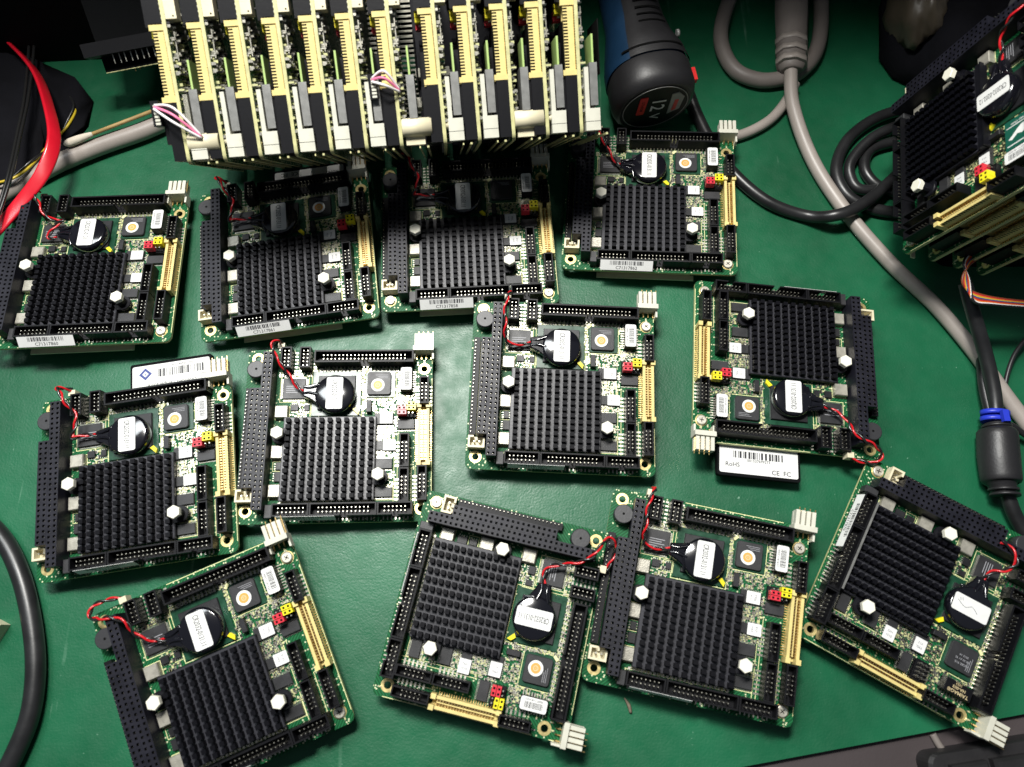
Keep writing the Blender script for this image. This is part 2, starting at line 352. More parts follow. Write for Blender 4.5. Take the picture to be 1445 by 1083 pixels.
# connectors
def bus(name, x0, y0, ny):
    b = MB(M['bus'], M['hole'], M['tin']); x1 = x0 + 5.08; y1 = y0 + 2.54 * ny
    b.add([(x0, y0, .02), (x1, y0, .02), (x1, y1, .02), (x0, y1, .02), (x0, y0, 11), (x1, y0, 11), (x1, y1, 11), (x0, y1, 11)], [(0, 1, 5, 4), (1, 2, 6, 5), (2, 3, 7, 6), (3, 0, 4, 7), (3, 2, 1, 0)], 0)
    b.sockets(x0, y0, 2, ny, 2.54, 1.15, 11, 2.6)
    for i in range(2):
        for j in range(ny):
            cx, cy = x0 + 1.27 + 2.54 * i, y0 + 1.27 + 2.54 * j
            b.box(cx - .28, cx + .28, cy - .28, cy + .28, -11.8, -.5, 2)
            b.box(cx - .42, cx - .2, cy - .3, cy + .3, 8.6, 9.6, 2)
    return part(b, name)
bus('bus_connector', 10.55, 4.2, 32)
bus('bus_connector', 5.42, 15.0, 20)
b = MB(M['blk'], M['tin']); b.box(1.2, 4.6, 16, 68, .02, 3.4)
for k in range(26): b.box(2.0, 2.35, 17 + 1.95 * k, 17.35 + 1.95 * k, 3.3, 4.8, 1)
part(b, 'pin_strip')
b = MB(M['cream'], M['tin'], M['hole'])
b.box(1.2, 9.6, 8.8, 9.8, .02, 6.2); b.box(1.2, 2.2, 9.8, 15, .02, 6.2); b.box(8.6, 9.6, 9.8, 14, .02, 6.2); b.box(2.2, 8.6, 9.8, 15, .02, 1.5); b.box(2.2, 4, 14, 15, 1.5, 6.2)
for x in (4.0, 6.6): b.box(x, x + .7, 11.6, 12.3, 1.5, 6, 1)
b.box(5, 6.1, 12.9, 14.6, 1.5, 3.5, 0)
part(b, 'fan_connector')
def header(name, x0, x1, y0, y1, nx, ny, h=8.0, wall=.65, p=2.0, floor=2.0, tin='tin', notch=None, keyed=()):
    b = MB(M['blk'], M[tin]); b.box(x0, x1, y0, y1, .02, floor)
    b.box(x0, x1, y1 - wall, y1, floor, h); b.box(x0, x0 + wall, y0 + wall, y1 - wall, floor, h); b.box(x1 - wall, x1, y0 + wall, y1 - wall, floor, h)
    if notch:
        c = (x0 + x1) / 2; b.box(x0, c - notch, y0, y0 + wall, floor, h); b.box(c + notch, x1, y0, y0 + wall, floor, h)
    else: b.box(x0, x1, y0, y0 + wall, floor, h)
    cx, cy = (x0 + x1) / 2, (y0 + y1) / 2
    for i in range(nx):
        for j in range(ny):
            if (i, j) in keyed: continue
            x = cx + (i - (nx - 1) / 2) * p; y = cy + (j - (ny - 1) / 2) * p; b.box(x - .23, x + .23, y - .23, y + .23, floor, h - 1.5, 1)
    return b
def lowheader(name, x0, x1, y0, y1, nx, ny, h=8.0, p=2.0):
    b = MB(M['blk'], M['tin']); b.box(x0, x1, y0, y1, .02, 3.0)
    cx, cy = (x0 + x1) / 2, (y0 + y1) / 2
    for i in range(nx):
        for j in range(ny):
            x = cx + (i - (nx - 1) / 2) * p; y = cy + (j - (ny - 1) / 2) * p
            b.box(x - .9, x + .9, y - .9, y + .9, 3, 3.8); b.box(x - .28, x + .28, y - .28, y + .28, 3.8, h, 1)
    return b
part(header('h', 18.6, 24.0, 77.8, 89.2, 2, 5), 'pin_header'); part(header('h', 28.2, 33.7, 77.8, 89.2, 2, 5), 'pin_header')
ide = header('h', 35.8, 87.0, 80.3, 87.0, 22, 2, 8.6, .8, notch=2.2)
for k in range(22): ide.box(40.2 + 2 * k, 40.7 + 2 * k, 79.6, 80.25, .4, 1.6, 1)
part(ide, 'drive_header')
part(header('h', 90.2, 95.0, 57.9, 72.4, 2, 5), 'pin_header')
part(header('h', 80.5, 85.4, 25.0, 42.2, 2, 5), 'pin_header'); part(header('h', 80.5, 85.4, 7.7, 24.5, 2, 5), 'pin_header'); part(header('h', 89.5, 94.3, 8.2, 25.6, 2, 5), 'pin_header')
for x0, x1, n in ((19.6, 37.4, 7), (37.7, 70.1, 13), (70.4, 87.4, 6)):
    hb = header('h', x0, x1, 1.3, 7.6, n, 2, 8.0, .7, notch=1.6)
    for k in range(n + 1): hb.box((x0 + x1) / 2 + (k - n / 2) * 2 - .3, (x0 + x1) / 2 + (k - n / 2) * 2 + .3, -.2, 1.25, .1, .9, 1)
    part(hb, 'shrouded_header')
part(MB(M['chipg']).cbox(14.9 + 1, 19.4, .8, 7.4, .02, 6, 0, .3), 'connector_block')
# white power connector overhanging the top edge
b = MB(M['white'], M['gold'])
b.box(86.6, 97.4, 86.9, 89.4, .02, 8.4); b.box(86.6, 87.6, 83, 86.9, .02, 5.5); b.box(96.4, 97.4, 83, 86.9, .02, 5.5)
b.box(87.2, 96.8, 89.4, 96.4, 1.0, 3.2)
for k in range(4): b.box(87.3 + 2.5 * k, 89.1 + 2.5 * k, 89.4, 96.6, 3.2, 7.2)
for k in range(4): b.box(87.95 + 2.5 * k, 88.5 + 2.5 * k, 84.4, 86.8, .9, 1.5, 1); b.box(87.95 + 2.5 * k, 88.5 + 2.5 * k, 84.2, 84.9, .1, 1.5, 1); b.box(89.2 + 2.5 * k - .05, 89.6 + 2.5 * k - .05, 89.4, 98.4, 4.6, 5.1, 1)
part(b, 'power_connector')
# cream display connector
b = MB(M['yel'], M['gold'], M['hole'])
b.box(89.5, 95.3, 27, 57.6, .02, 1.8); b.box(89.5, 90.9, 27.4, 57.2, 1.8, 5.2); b.box(93.9, 95.3, 27.4, 57.2, 1.8, 5.2)
b.box(88.9, 91.2, 26, 28.4, .02, 6.4); b.box(93.6, 95.9, 26, 28.4, .02, 6.4); b.box(88.9, 91.2, 56.2, 58.6, .02, 6.4); b.box(93.6, 95.9, 56.2, 58.6, .02, 6.4)
b.box(92.15, 92.65, 29, 55.6, 1.8, 4.0)
for k in range(20): b.box(90.95, 92.0, 29.1 + 1.33 * k, 29.7 + 1.33 * k, 1.8, 4.4, 1); b.box(92.8, 93.85, 29.1 + 1.33 * k, 29.7 + 1.33 * k, 1.8, 4.4, 1)
for k in range(24): b.box(88.0, 89.4, 29 + 1.15 * k, 29.45 + 1.15 * k, .05, .5, 1); b.box(95.4, 96.3, 29 + 1.15 * k, 29.45 + 1.15 * k, .05, .5, 1)
for k in range(20): b.box(95.28, 95.34, 29.3 + 1.33 * k, 29.95 + 1.33 * k, 3.2, 5.25, 2)
part(b, 'display_connector')
# jumpers
jb = lowheader('j', 79.0, 88.6, 52.0, 58.6, 4, 3, 6.4); part(jb, 'jumper_pins')
def jumper(m, x, y, name='jumper'):
    b = MB(M[m], M['hole'])
    b.box(x - 2.3, x + 2.3, y - 1.0, y + 1.0, 3.9, 8.0); b.box(x - 1.6, x - .6, y - .5, y + .5, 8.0, 8.03, 1); b.box(x + .6, x + 1.6, y - .5, y + .5, 8.0, 8.03, 1); b.box(x - .35, x + .35, y - 1.15, y + 1.15, 3.9, 7.2, 0)
    part(b, name)
for y in (53.1, 55.4): jumper('jred', 81.4, y)
for y in (55.4, 57.7): jumper('jyel', 86.2, y)
# chips
def soic(x0, x1, y0, y1, h, n, axis, m='chip', name='chip', pl=.9, pw=.3):
    b = MB(M[m], M['tin']); b.cbox(x0, x1, y0, y1, .15, h, 0, .15)
    for k in range(n):
        if 'y' in axis:
            x = x0 + (x1 - x0) * (k + .5) / n
            b.box(x - pw / 2, x + pw / 2, y1, y1 + pl, .02, .35, 1); b.box(x - pw / 2, x + pw / 2, y0 - pl, y0, .02, .35, 1)
        if 'x' in axis:
            y = y0 + (y1 - y0) * (k + .5) / n
            b.box(x1, x1 + pl, y - pw / 2, y + pw / 2, .02, .35, 1); b.box(x0 - pl, x0, y - pw / 2, y + pw / 2, .02, .35, 1)
    return part(b, name)
ic1 = MB(M['chipg'], M['tin'], M['mark']); ic1.cbox(19.2, 30.8, 62.8, 73.9, .15, 1.7, 0, .2)
for k in range(20):
    a = 63.2 + 10.3 * k / 19; ic1.box(18.2, 19.2, a, a + .28, .02, .35, 1); ic1.box(30.8, 31.8, a, a + .28, .02, .35, 1); a = 19.6 + 10.6 * k / 19; ic1.box(a, a + .28, 61.8, 62.8, .02, .35, 1); ic1.box(a, a + .28, 73.9, 74.9, .02, .35, 1)
for k in range(4): ic1.box(21, 27 + (k % 2) * 1.5, 66 + k * 1.1, 66.35 + k * 1.1, 1.7, 1.72, 2)
part(ic1, 'controller_chip')
b = MB(M['subs'], M['chip'], M['silk']); b.box(34.5, 59.3, 53.7, 77.6, .02, .9); b.cbox(37.6, 56.6, 56.5, 75, .9, 2.3, 1, .3)
part(b, 'processor_chip')
part(MB(M['jyel']).prism([(55.6, 56.6), (58.6, 53.6), (59.1, 55.6), (57.4, 57.6)], .92, 2.4), 'corner_tab')
b = MB(M['subs']); b.box(61.8, 77.0, 63.6, 78.0, .02, .8); ch2 = part(b, 'bridge_chip')
b = MB(M['chipg'], M['mark']); b.prism(rrect(62.7, 75.0, 64.4, 76.9, 1.3, 3), .8, 2.5, 0, None, .25)
for k in range(3): b.box(69 - k, 73.5, 73.4 + k * .8, 73.6 + k * .8, 2.5, 2.52, 1)
part(b, 'chip_lid', ch2)
b = MB(M['paper'], M['ora'], M['goldmark']); b.cyl(68.2, 69.6, 3.5, 2.5, 2.56, 0, 28); b.cyl(68.2, 69.6, 2.35, 2.56, 2.6, 1, 24); b.annulus(68.2, 69.6, .85, 1.25, 2.6, 2.63, 2)
b.text('V', 1.6, T(68.2, 69.6, 2.64), 2)
sticker = part(b, 'round_sticker', ch2)
part(MB(M['chip']).cbox(62.7, 65.3, 54.8, 61.4, .02, 3.2, 0, .25), 'capacitor')
eth = MB(M['blk'], M['tin']); eth.cbox(80.2, 86.2, 65.6, 78.2, .6, 6, 0, .25)
for k in range(9): eth.box(78.6, 80.2, 66.3 + 1.35 * k, 66.8 + 1.35 * k, .05, .6, 1); eth.box(86.2, 87.8, 66.3 + 1.35 * k, 66.8 + 1.35 * k, .05, .6, 1)
ethp = part(eth, 'network_transformer')
b = MB(M['paper'], M['ink']); b.prism(rrect(80.35, 86.05, 65.8, 78.0, 1, 3), 6.0, 6.12)
X = T(83.2, 71.9, 6.14, -90); b.bars(-4.3, 4.3, -.9, 1.8, 0, 1, X, 4, .2); b.fit('00071181023', 8, .9, X @ T(0, -1.8), 1)
part(b, 'barcode_label', ethp)
for x0, x1, y0, y1 in ((16.5, 23.0, 52.2, 58.6), (16.1, 22.7, 31, 37.6), (16.1, 22.8, 11.4, 17.8)):
    part(MB(M['ind']).cbox(x0, x1, y0, y1, .02, 3.6, 0, .5), 'inductor')
soic(24.0, 27.8, 56.4, 59.9, 1.6, 4, 'y'); soic(30.6, 33.2, 56.4, 59.6, 1.2, 3, 'y'); soic(18.1, 21.6, 19.6, 24.4, 1.6, 4, 'x'); soic(18.4, 21.2, 25.6, 29.4, 1.3, 3, 'x')
soic(67.0, 76.6, 48.6, 54.6, 1.8, 12, 'y', 'chipg', 'memory_chip'); soic(66.5, 76, 35.0, 39.8, 1.7, 8, 'y', 'chipg', 'interface_chip', 1.1, .45)
soic(78.8, 87.6, 46.0, 50.8, 2.0, 14, 'y', 'chipg', 'interface_chip'); soic(68.2, 76.5, 25.4, 30.6, 1.9, 14, 'y', 'chipg', 'interface_chip'); soic(68.2, 76.8, 11.0, 15.8, 1.9, 16, 'y', 'chipg', 'interface_chip')
for (x0, x1, y0, y1), tx in (((69.8, 76.2, 48.9, 54.5), ('T9SL', 'V1.5')), ((71.8, 78.2, 34.7, 40.2), ('0131', 'HX2'))):
    b = MB(M['paper'], M['inkgrey']); b.prism(rrect(x0, x1, y0, y1, .3, 2), 1.82, 1.98)
    X = T((x0 + x1) / 2, (y0 + y1) / 2, 2.0, -90); b.text(tx[0], 1.5, X @ T(0, .9), 1); b.text(tx[1], 1.3, X @ T(0, -1.1), 1)
    part(b, 'chip_label')
b = MB(M['buz'], M['hole']); b.cyl(6.4, 77.4, 4.7, .02, 7.0, 0, 32, cham=.4); b.cyl(6.4, 77.4, .62, 7.0, 7.03, 1, 12); part(b, 'buzzer')
# heatsink
b = MB(M['hs'], M['hsb'], M['pin']); b.box(21.6, 68.2, 9.3, 52.2, 2.0, 4.0, 0); b.box(22.0, 67.8, 9.7, 51.8, 4.0, 4.2, 1)
NX, NY = 11, 13
for i in range(NX):
    for j in range(NY):
        x = 23.4 + 4.15 * i; y = 11.1 + 3.22 * j
        b.box(x, x + 2.15, y - 1.02, y + 1.02, 4.15, 7.5, 2)
hsk = part(b, 'heatsink')
part(MB(M['subs']).box(24, 66, 11, 50, .02, 1.98), 'cpu_package')
def hexpin(x, y):
    b = MB(M['hexw']); b.cyl(x, y, 3.3, 9.0, 11.6, 0, 6, cham=.3, ph=.5); b.cyl(x, y, 1.5, .0, 9.0, 0, 12)
    p = part(b, 'hex_fastener')
    return p
hexpin(20.3, 42.4); hexpin(70.6, 20.8)
for x, y, sx in ((20.3, 42.4, 1), (70.6, 20.8, -1)):
    b = MB(M['hs']); b.cyl(x, y, 4.1, 2.6, 4.3, 0, 20); b.box(min(x, x + 4 * sx), max(x, x + 4 * sx), y - 4, y + 4, 2.62, 4.28); b.annulus(x, y, 1.6, 2.6, 4.3, 8.8, 0, 14)
    part(b, 'mounting_ear', hsk)
# small parts nobody could count
b = MB(M['cc'], M['tin'], M['rc'], M['silk'])
rg = random.Random(5)
zones = [(60.8, 77, 56, 62.4, 44), (66, 78, 41, 47.5, 44), (70.5, 77.5, 17, 24, 18), (66.5, 78, 31.5, 33.8, 16), (78.5, 88, 60, 65, 22), (24, 33, 51.5, 55.5, 8), (27.5, 30, 56, 60.5, 5), (60.2, 61.6, 54, 62, 8), (59.8, 61.4, 62, 79, 14), (88, 96, 74, 83, 8), (17, 33, 75.4, 77.4, 16), (88, 96, 0, 8, 6), (34, 60, 78.2, 79.4, 12), (77.8, 80, 60, 78, 10), (21, 67, 8.6, 9.2, 12), (77, 79, 44, 52, 5)]
for x0, x1, y0, y1, n in zones:
    for _ in range(int(n * 1.7)):
        x, y = rg.uniform(x0, x1), rg.uniform(y0, y1)
        if any(math.hypot(x - hx, y - hy) < 3.6 for hx, hy in HOLES): continue
        L_, W_ = (1.2, .65) if rg.random() < .7 else (1.7, .9); c = rg.choice((0, 0, 2))
        if rg.random() < .5:
            b.box(x - L_ / 2, x + L_ / 2, y - W_ / 2, y + W_ / 2, .02, .55, c); b.box(x - L_ / 2 - .25, x - L_ / 2 + .15, y - W_ / 2 - .02, y + W_ / 2 + .02, .02, .58, 1); b.box(x + L_ / 2 - .15, x + L_ / 2 + .25, y - W_ / 2 - .02, y + W_ / 2 + .02, .02, .58, 1)
        else:
            b.box(x - W_ / 2, x + W_ / 2, y - L_ / 2, y + L_ / 2, .02, .55, c); b.box(x - W_ / 2 - .02, x + W_ / 2 + .02, y - L_ / 2 - .25, y - L_ / 2 + .15, .02, .58, 1); b.box(x - W_ / 2 - .02, x + W_ / 2 + .02, y + L_ / 2 - .15, y + L_ / 2 + .25, .02, .58, 1)
smd = part(b, 'small_components'); smd['kind'] = 'stuff'
# battery in shrink wrap
b = MB(M['wrap'])
prof = [(0, 2.5), (9.6, 2.6), (10.1, 3.4), (10.1, 6.4), (9.5, 7.6), (8.9, 7.9), (0, 8.1)]
n = 40; vs = []
for r, z in prof[1:-1]:
    vs += [(47 + r * math.cos(2 * math.pi * i / n), 63.8 + r * math.sin(2 * math.pi * i / n), z) for i in range(n)]
b.add(vs, [(k * n + i, k * n + (i + 1) % n, (k + 1) * n + (i + 1) % n, (k + 1) * n + i) for k in range(len(prof) - 3) for i in range(n)] + [tuple(range(n))[::-1], tuple(range((len(prof) - 3) * n, (len(prof) - 2) * n))], 0, True)
b.prism([(38.5, 58.5), (38.5, 70), (34.5, 69.2), (30.8, 68.6), (30.8, 62.6), (34.5, 61)], 3.0, 6.6, 0, None, .8)
b.tube([(31, 64, 6.2), (34.5, 64.3, 7.1), (39, 63, 7.6)], .7, 0, 8); b.tube([(31, 67.2, 6.2), (34.5, 67, 7.0), (39.5, 68.6, 7.5)], .6, 0, 8); b.tube([(38.6, 57, 5.6), (37.6, 63, 6.8), (38.6, 70, 5.8)], .6, 0, 8)
batt = part(b, 'coin_battery')
b = MB(M['paper'], M['ink']); b.prism(rrect(42.9, 51.2, 55.2, 72.2, 1.0, 4), 8.0, 8.2)
b.fit('CR2032-0131.11', 14.2, 2.7, T(47.1, 63.7, 8.23, -90), 1)
blab = part(b, 'battery_label', batt)
b2 = MB(M['paper'], M['inkgrey']); b2.prism(rrect(42.9, 51.2, 55.2, 72.2, 1.0, 4), 8.0, 8.2); b2.text('11', 2.0, T(45.0, 58.5, 8.23, -70), 1)
b2.tube([(46, 57, 8.2), (48, 61, 8.2), (46.5, 64, 8.2), (48.5, 67, 8.2)], .12, 1, 4)
blab2 = part(b2, 'battery_label', batt); blab2_mesh = blab2.data; bpy.data.objects.remove(blab2)
b3 = MB(M['paper'], M['ink']); b3.prism(rrect(42.9, 51.2, 55.2, 72.2, 1.0, 4), 8.0, 8.2); b3.fit('CR2032-0202.12', 14.2, 2.7, T(47.1, 63.7, 8.23, -90), 1)
blab3 = part(b3, 'battery_label', batt); blab3_mesh = blab3.data; bpy.data.objects.remove(blab3)
b = MB(M['cream'], M['tin']); b.box(16.2, 19.6, 89.3, 92.2, .4, 5.6); b.box(17.0, 17.4, 88.2, 89.3, .4, 5.0, 1); b.box(18.4, 18.8, 88.2, 89.3, .4, 5.0, 1)
part(b, 'battery_socket')
# underside: card socket plate
b = MB(M['cream'], M['plate']); b.box(22, 72, 2, 16, -8.4, -1.7); b.box(22, 24.4, 16, 40, -6, -3.2); b.box(69.6, 72, 16, 40, -6, -3.2); b.box(25, 69, 16.1, 38, -7.4, -3.6, 1)
part(b, 'card_socket')
TEMPLATE = list(root.children)

def copy_tree(o, parent):
    c = o.copy(); COL.objects.link(c); c.parent = parent
    for ch in list(o.children): copy_tree(ch, c)
    return c
def twisted(parent, pts, turns=.55, mats=('red', 'bwire'), r=.55, name='battery_wire', gap=.62):
    """two wires twisted round one path; each is its own part"""
    P = [Vector(p) for p in pts]; Q = []; res = 8
    for i in range(len(P) - 1):
        p0, p1, p2, p3 = P[max(i - 1, 0)], P[i], P[i + 1], P[min(i + 2, len(P) - 1)]
        for k in range(res):
            t = k / res; Q.append(.5 * ((2 * p1) + (p2 - p0) * t + (2 * p0 - 5 * p1 + 4 * p2 - p3) * t * t + (3 * p1 - p0 - 3 * p2 + p3) * t ** 3))
    Q.append(P[-1])
    for w_, m in enumerate(mats):
        out = []; acc = 0; ph = w_ * math.pi
        for i, q in enumerate(Q):
            t = (Q[min(i + 1, len(Q) - 1)] - Q[max(i - 1, 0)]).normalized()
            a = t.cross(Vector((0, 0, 1)));
            if a.length < .1: a = t.cross(Vector((1, 0, 0)))
            a.normalize(); bn = t.cross(a)
            if i: acc += (q - Q[i - 1]).length * turns
            out.append(q + a * math.cos(acc + ph) * gap + bn * math.sin(acc + ph) * gap)
        mb = MB(M[m]); mb.tube(out, r, 0, 8, 2); part(mb, name, parent)
SCREW = MB(M['steel'], M['hole'])
SCREW.cyl(0, 0, 2.7, .06, 1.5, 0, 24, cham=.5); SCREW.box(-1.2, 1.2, -.2, .2, 1.5, 1.53, 1); SCREW.box(-.2, .2, -1.2, 1.2, 1.5, 1.54, 1); SCREW.cyl(0, 0, 1.4, -5, .06, 0, 12)
screw0 = SCREW.build('screw'); screw_mesh = screw0.data; bpy.data.objects.remove(screw0)
def add_screws(r, idx):
    for i in idx:
        o = bpy.data.objects.new('screw', screw_mesh); COL.objects.link(o); o.parent = r
        o.location = Vector((HOLES[i][0] + OFF.x, HOLES[i][1] + OFF.y, OFF.z)) * S; o.rotation_euler.z = rg.uniform(0, 1.5)
CAB = {
 'up': [(31, 65.5, 5.5), (26, 64.8, 5), (20.5, 64.5, 5.5), (17.6, 67, 8), (17.2, 74, 12), (16.8, 82, 12.5), (18.2, 89.5, 12), (19.6, 92.4, 8), (18.2, 92.6, 4.5)],
 'diag': [(31, 65.0, 5.5), (27.5, 68, 5.5), (23.5, 73.5, 8), (19.4, 79, 11.5), (16.4, 84, 12.6), (15.2, 89, 12.6), (17.0, 91.8, 10), (18, 92.3, 5)],
 'zig': [(31, 66.5, 5.5), (24, 67.5, 5.5), (19.3, 66.5, 7), (21.5, 72, 8), (21.8, 78, 9), (18.5, 84, 12.5), (16, 89.5, 12.5), (14, 92.3, 11), (18, 92.5, 5)],
 'far': [(31, 66, 5.5), (24.5, 69, 6), (20.0, 74, 9), (19.2, 80, 11.6), (13.5, 84.8, 12.6), (8.5, 86, 11), (3.4, 89.5, 8), (5.5, 93.5, 6), (11, 93.6, 5), (17, 92.2, 4)],
 'loop': [(31, 65, 5.5), (26, 64, 5), (22, 67, 6.5), (19, 76, 9.5), (14, 84, 12.5), (8, 87, 12), (3.5, 90.5, 9), (4.5, 94.5, 7), (11, 94.5, 5), (18, 92.5, 4)],
 'messy': [(30, 62, 6), (25.5, 63.0, 6), (30.5, 70.5, 7.5), (33, 72, 8), (27, 73, 8), (22.5, 76.5, 9), (19.5, 82, 10), (15.8, 89, 12), (17, 92, 8)],
}
def serial_label(r, txt, seed, lean):
    b = MB(M['paper'], M['ink']); X = T(35.8, 1.15, 7.9, 0, 90 - lean) @ T(0, -2.9, .12); b.box(-14.2, 14.2, -2.85, 2.85, -.14, -.02, 0, X)
    X = X @ T(0, 0, 0); b.bars(-9, 9, .1, 2.4, 0, 1, X, seed, .42); b.text(txt, 2.5, X @ T(0, -1.5), 1)
    part(b, 'serial_label', r)
def card(mtx, label, kind, out=15.5, shift=0):
    """compact memory card plugged in under the board: a thing of its own"""
    r = empty('memory_card', mtx); r['label'] = label; r['category'] = 'memory card'; r['group'] = 'cards plugged in under the boards'
    x0, x1 = 43 + shift, 85.8 + shift; y1 = 90.2 + out
    b = MB(M['darkbox'], M['plate']); b.prism(rrect(x0, x1, y1 - 36, y1, 1.2, 3), -6.6, -3.4, 0, None, .2); part(b, 'card_shell', r)
    b = MB(M['paper'], M['ink'], M['blogo']); b.prism(rrect(x0 + 1.2, x1 - 1.2, y1 - 35, y1 - 1.6, 1, 3), -3.4, -3.3)
    cx = (x0 + x1) / 2
    def up(x, y): return T(x, y, -3.26, 180)
    if kind == 'logo':
        b.bars(-12, 12, -2.2, 2.2, 0, 1, up(cx + 5, y1 - 6.6), 9, .6); b.text('2GI 110204GTW', 1.6, up(cx + 6, y1 - 3.2), 1)
        b.text('Extended Temperature', 2.7, up(cx + .5, y1 - 13), 1); b.add(*_square_ring(1.7, 1.45), 1, X=up(cx + 17.5, y1 - 11.8))
        X = up(x0 + 8, y1 - 6.4) @ T(0, 0, 0, 45); b.prism([(-2.4, -2.4), (2.4, -2.4), (2.4, 2.4), (-2.4, 2.4)], 0, .03, 2, X); b.prism([(-1.2, -1.2), (1.2, -1.2), (1.2, 1.2), (-1.2, 1.2)], .03, .05, 0, X)
        b.text('R', 2.2, up(x0 + 8, y1 - 6.4) @ T(0, 0, .07), 2)
    else:
        b.bars(-13, 13, -1.8, 1.8, 0, 1, up(cx, y1 - 11.5), 3, .7); b.text('001537699273', 2.0, up(cx, y1 - 8.7), 1)
        b.text('RoHS', 3.2, up(cx + 13.5, y1 - 6.0), 1); b.text('CE  FC', 3.4, up(cx - 11.5, y1 - 3.6), 1)
    part(b, 'card_label', r)
    return r
def _square_ring(a, bb):
    return ([(-a, -a, 0), (a, -a, 0), (a, a, 0), (-a, a, 0), (-bb, -bb, 0), (bb, -bb, 0), (bb, bb, 0), (-bb, bb, 0)], [(k, (k + 1) % 4, 4 + (k + 1) % 4, 4 + k) for k in range(4)])
def pose(x, y, dz, rz, rx, ry):
    R = Matrix.Rotation(math.radians(rz), 4, 'Z') @ Matrix.Rotation(math.radians(rx), 4, 'X') @ Matrix.Rotation(math.radians(ry), 4, 'Y')
    t = Vector((x, y, 12 + dz)) + R.to_3x3() @ Vector((0, 0, -Z0))
    return Matrix.Translation(t * S) @ R
FLAT = [  # x, y, dz, rz, rx, ry, cable, screws, serial, label
 (29.4, 120.4, .4, -2.6, 2.6, .4, 'up', (0 + 3, 2), 'C71317865', 'black heatsink computer board in the middle of the mat, red wire hugging its bus socket'),
 (-86.4, 95.7, -2.4, 1.4, 0, 2.7, 'diag', (), 'C71317859', 'computer board left of the middle one, its red wires running diagonally, no card below it'),
 (91.6, 12.1, .4, -12.3, .8, -2.6, 'up', (1, 2), 'C71317868', 'computer board turned slightly clockwise, second from the right in the front row'),
 (-5.2, 7.9, .3, -103.6, 0, 1.0, 'loop', (0,), 'C71317866', 'computer board turned a quarter round, red wires looping off its corner'),
 (200.2, 16.9, .5, -119.6, -.4, 2.1, 'short', (0,), 'C71317870', 'computer board at the front right corner with a scribbled battery label and no round sticker'),
 (-130.8, -16.6, 1.2, 23.5, 4.7, -1.6, 'far', (1, 2), 'C71317869', 'computer board at the front left, turned anticlockwise, cut off by the bottom edge'),
 (-183.6, 73.5, 1.1, 8.8, 1.0, -1.4, 'zig', (), 'C71317855', 'computer board above the black cable at the left, with an Extended Temperature card under it'),
 (148.0, 130.5, -.9, 174.2, 1.0, -1.7, 'far', (1, 2), 'C71317861', 'upside down computer board near the right, with a RoHS memory card sticking out below'),
 (-226.9, 186.7, 1.4, 3.1, -3.9, .8, 'messy', (1,), 'C71317860', 'computer board at the far left edge beside the red ribbon cable'),
 (-121.4, 197.5, -.2, 7.7, .2, -3.0, 'zig', (), 'C71317861', 'computer board half shaded by the upright boards, with a card and an orange chip sticker'),
 (-21.7, 210.8, -.4, 3.2, -.4, -.1, 'zig', (0, 1), 'C71317858', 'computer board half shaded by the upright boards, without a chip sticker'),
 (82.4, 232.3, -1.3, -4.6, -1.5, -4.4, 'diag', (1,), 'C71317862', 'computer board lying just below the cordless tool, crossed by no shadow'),
]
roots = []
for i, (x, y, dz, rz, rx, ry, cab, scr, ser, lab) in enumerate(FLAT):
    r = root if i == 0 else empty('single_board_computer')
    if i:
        for c in TEMPLATE: copy_tree(c, r)
    r.matrix_world = pose(x, y, dz, rz, rx, ry)
    tag(r, lab, 'circuit board', 'computer boards lying on the mat'); roots.append(r)
SHORT = [(44.5, 75, 6.5), (41, 79, 8), (36, 80.5, 8.5), (31, 78.5, 8), (27, 80, 8.5), (22.5, 84, 8.5), (17.6, 88, 11), (17.5, 92, 7)]
def kids(r, name): return [c for c in r.children if c.name.split('.')[0] == name]
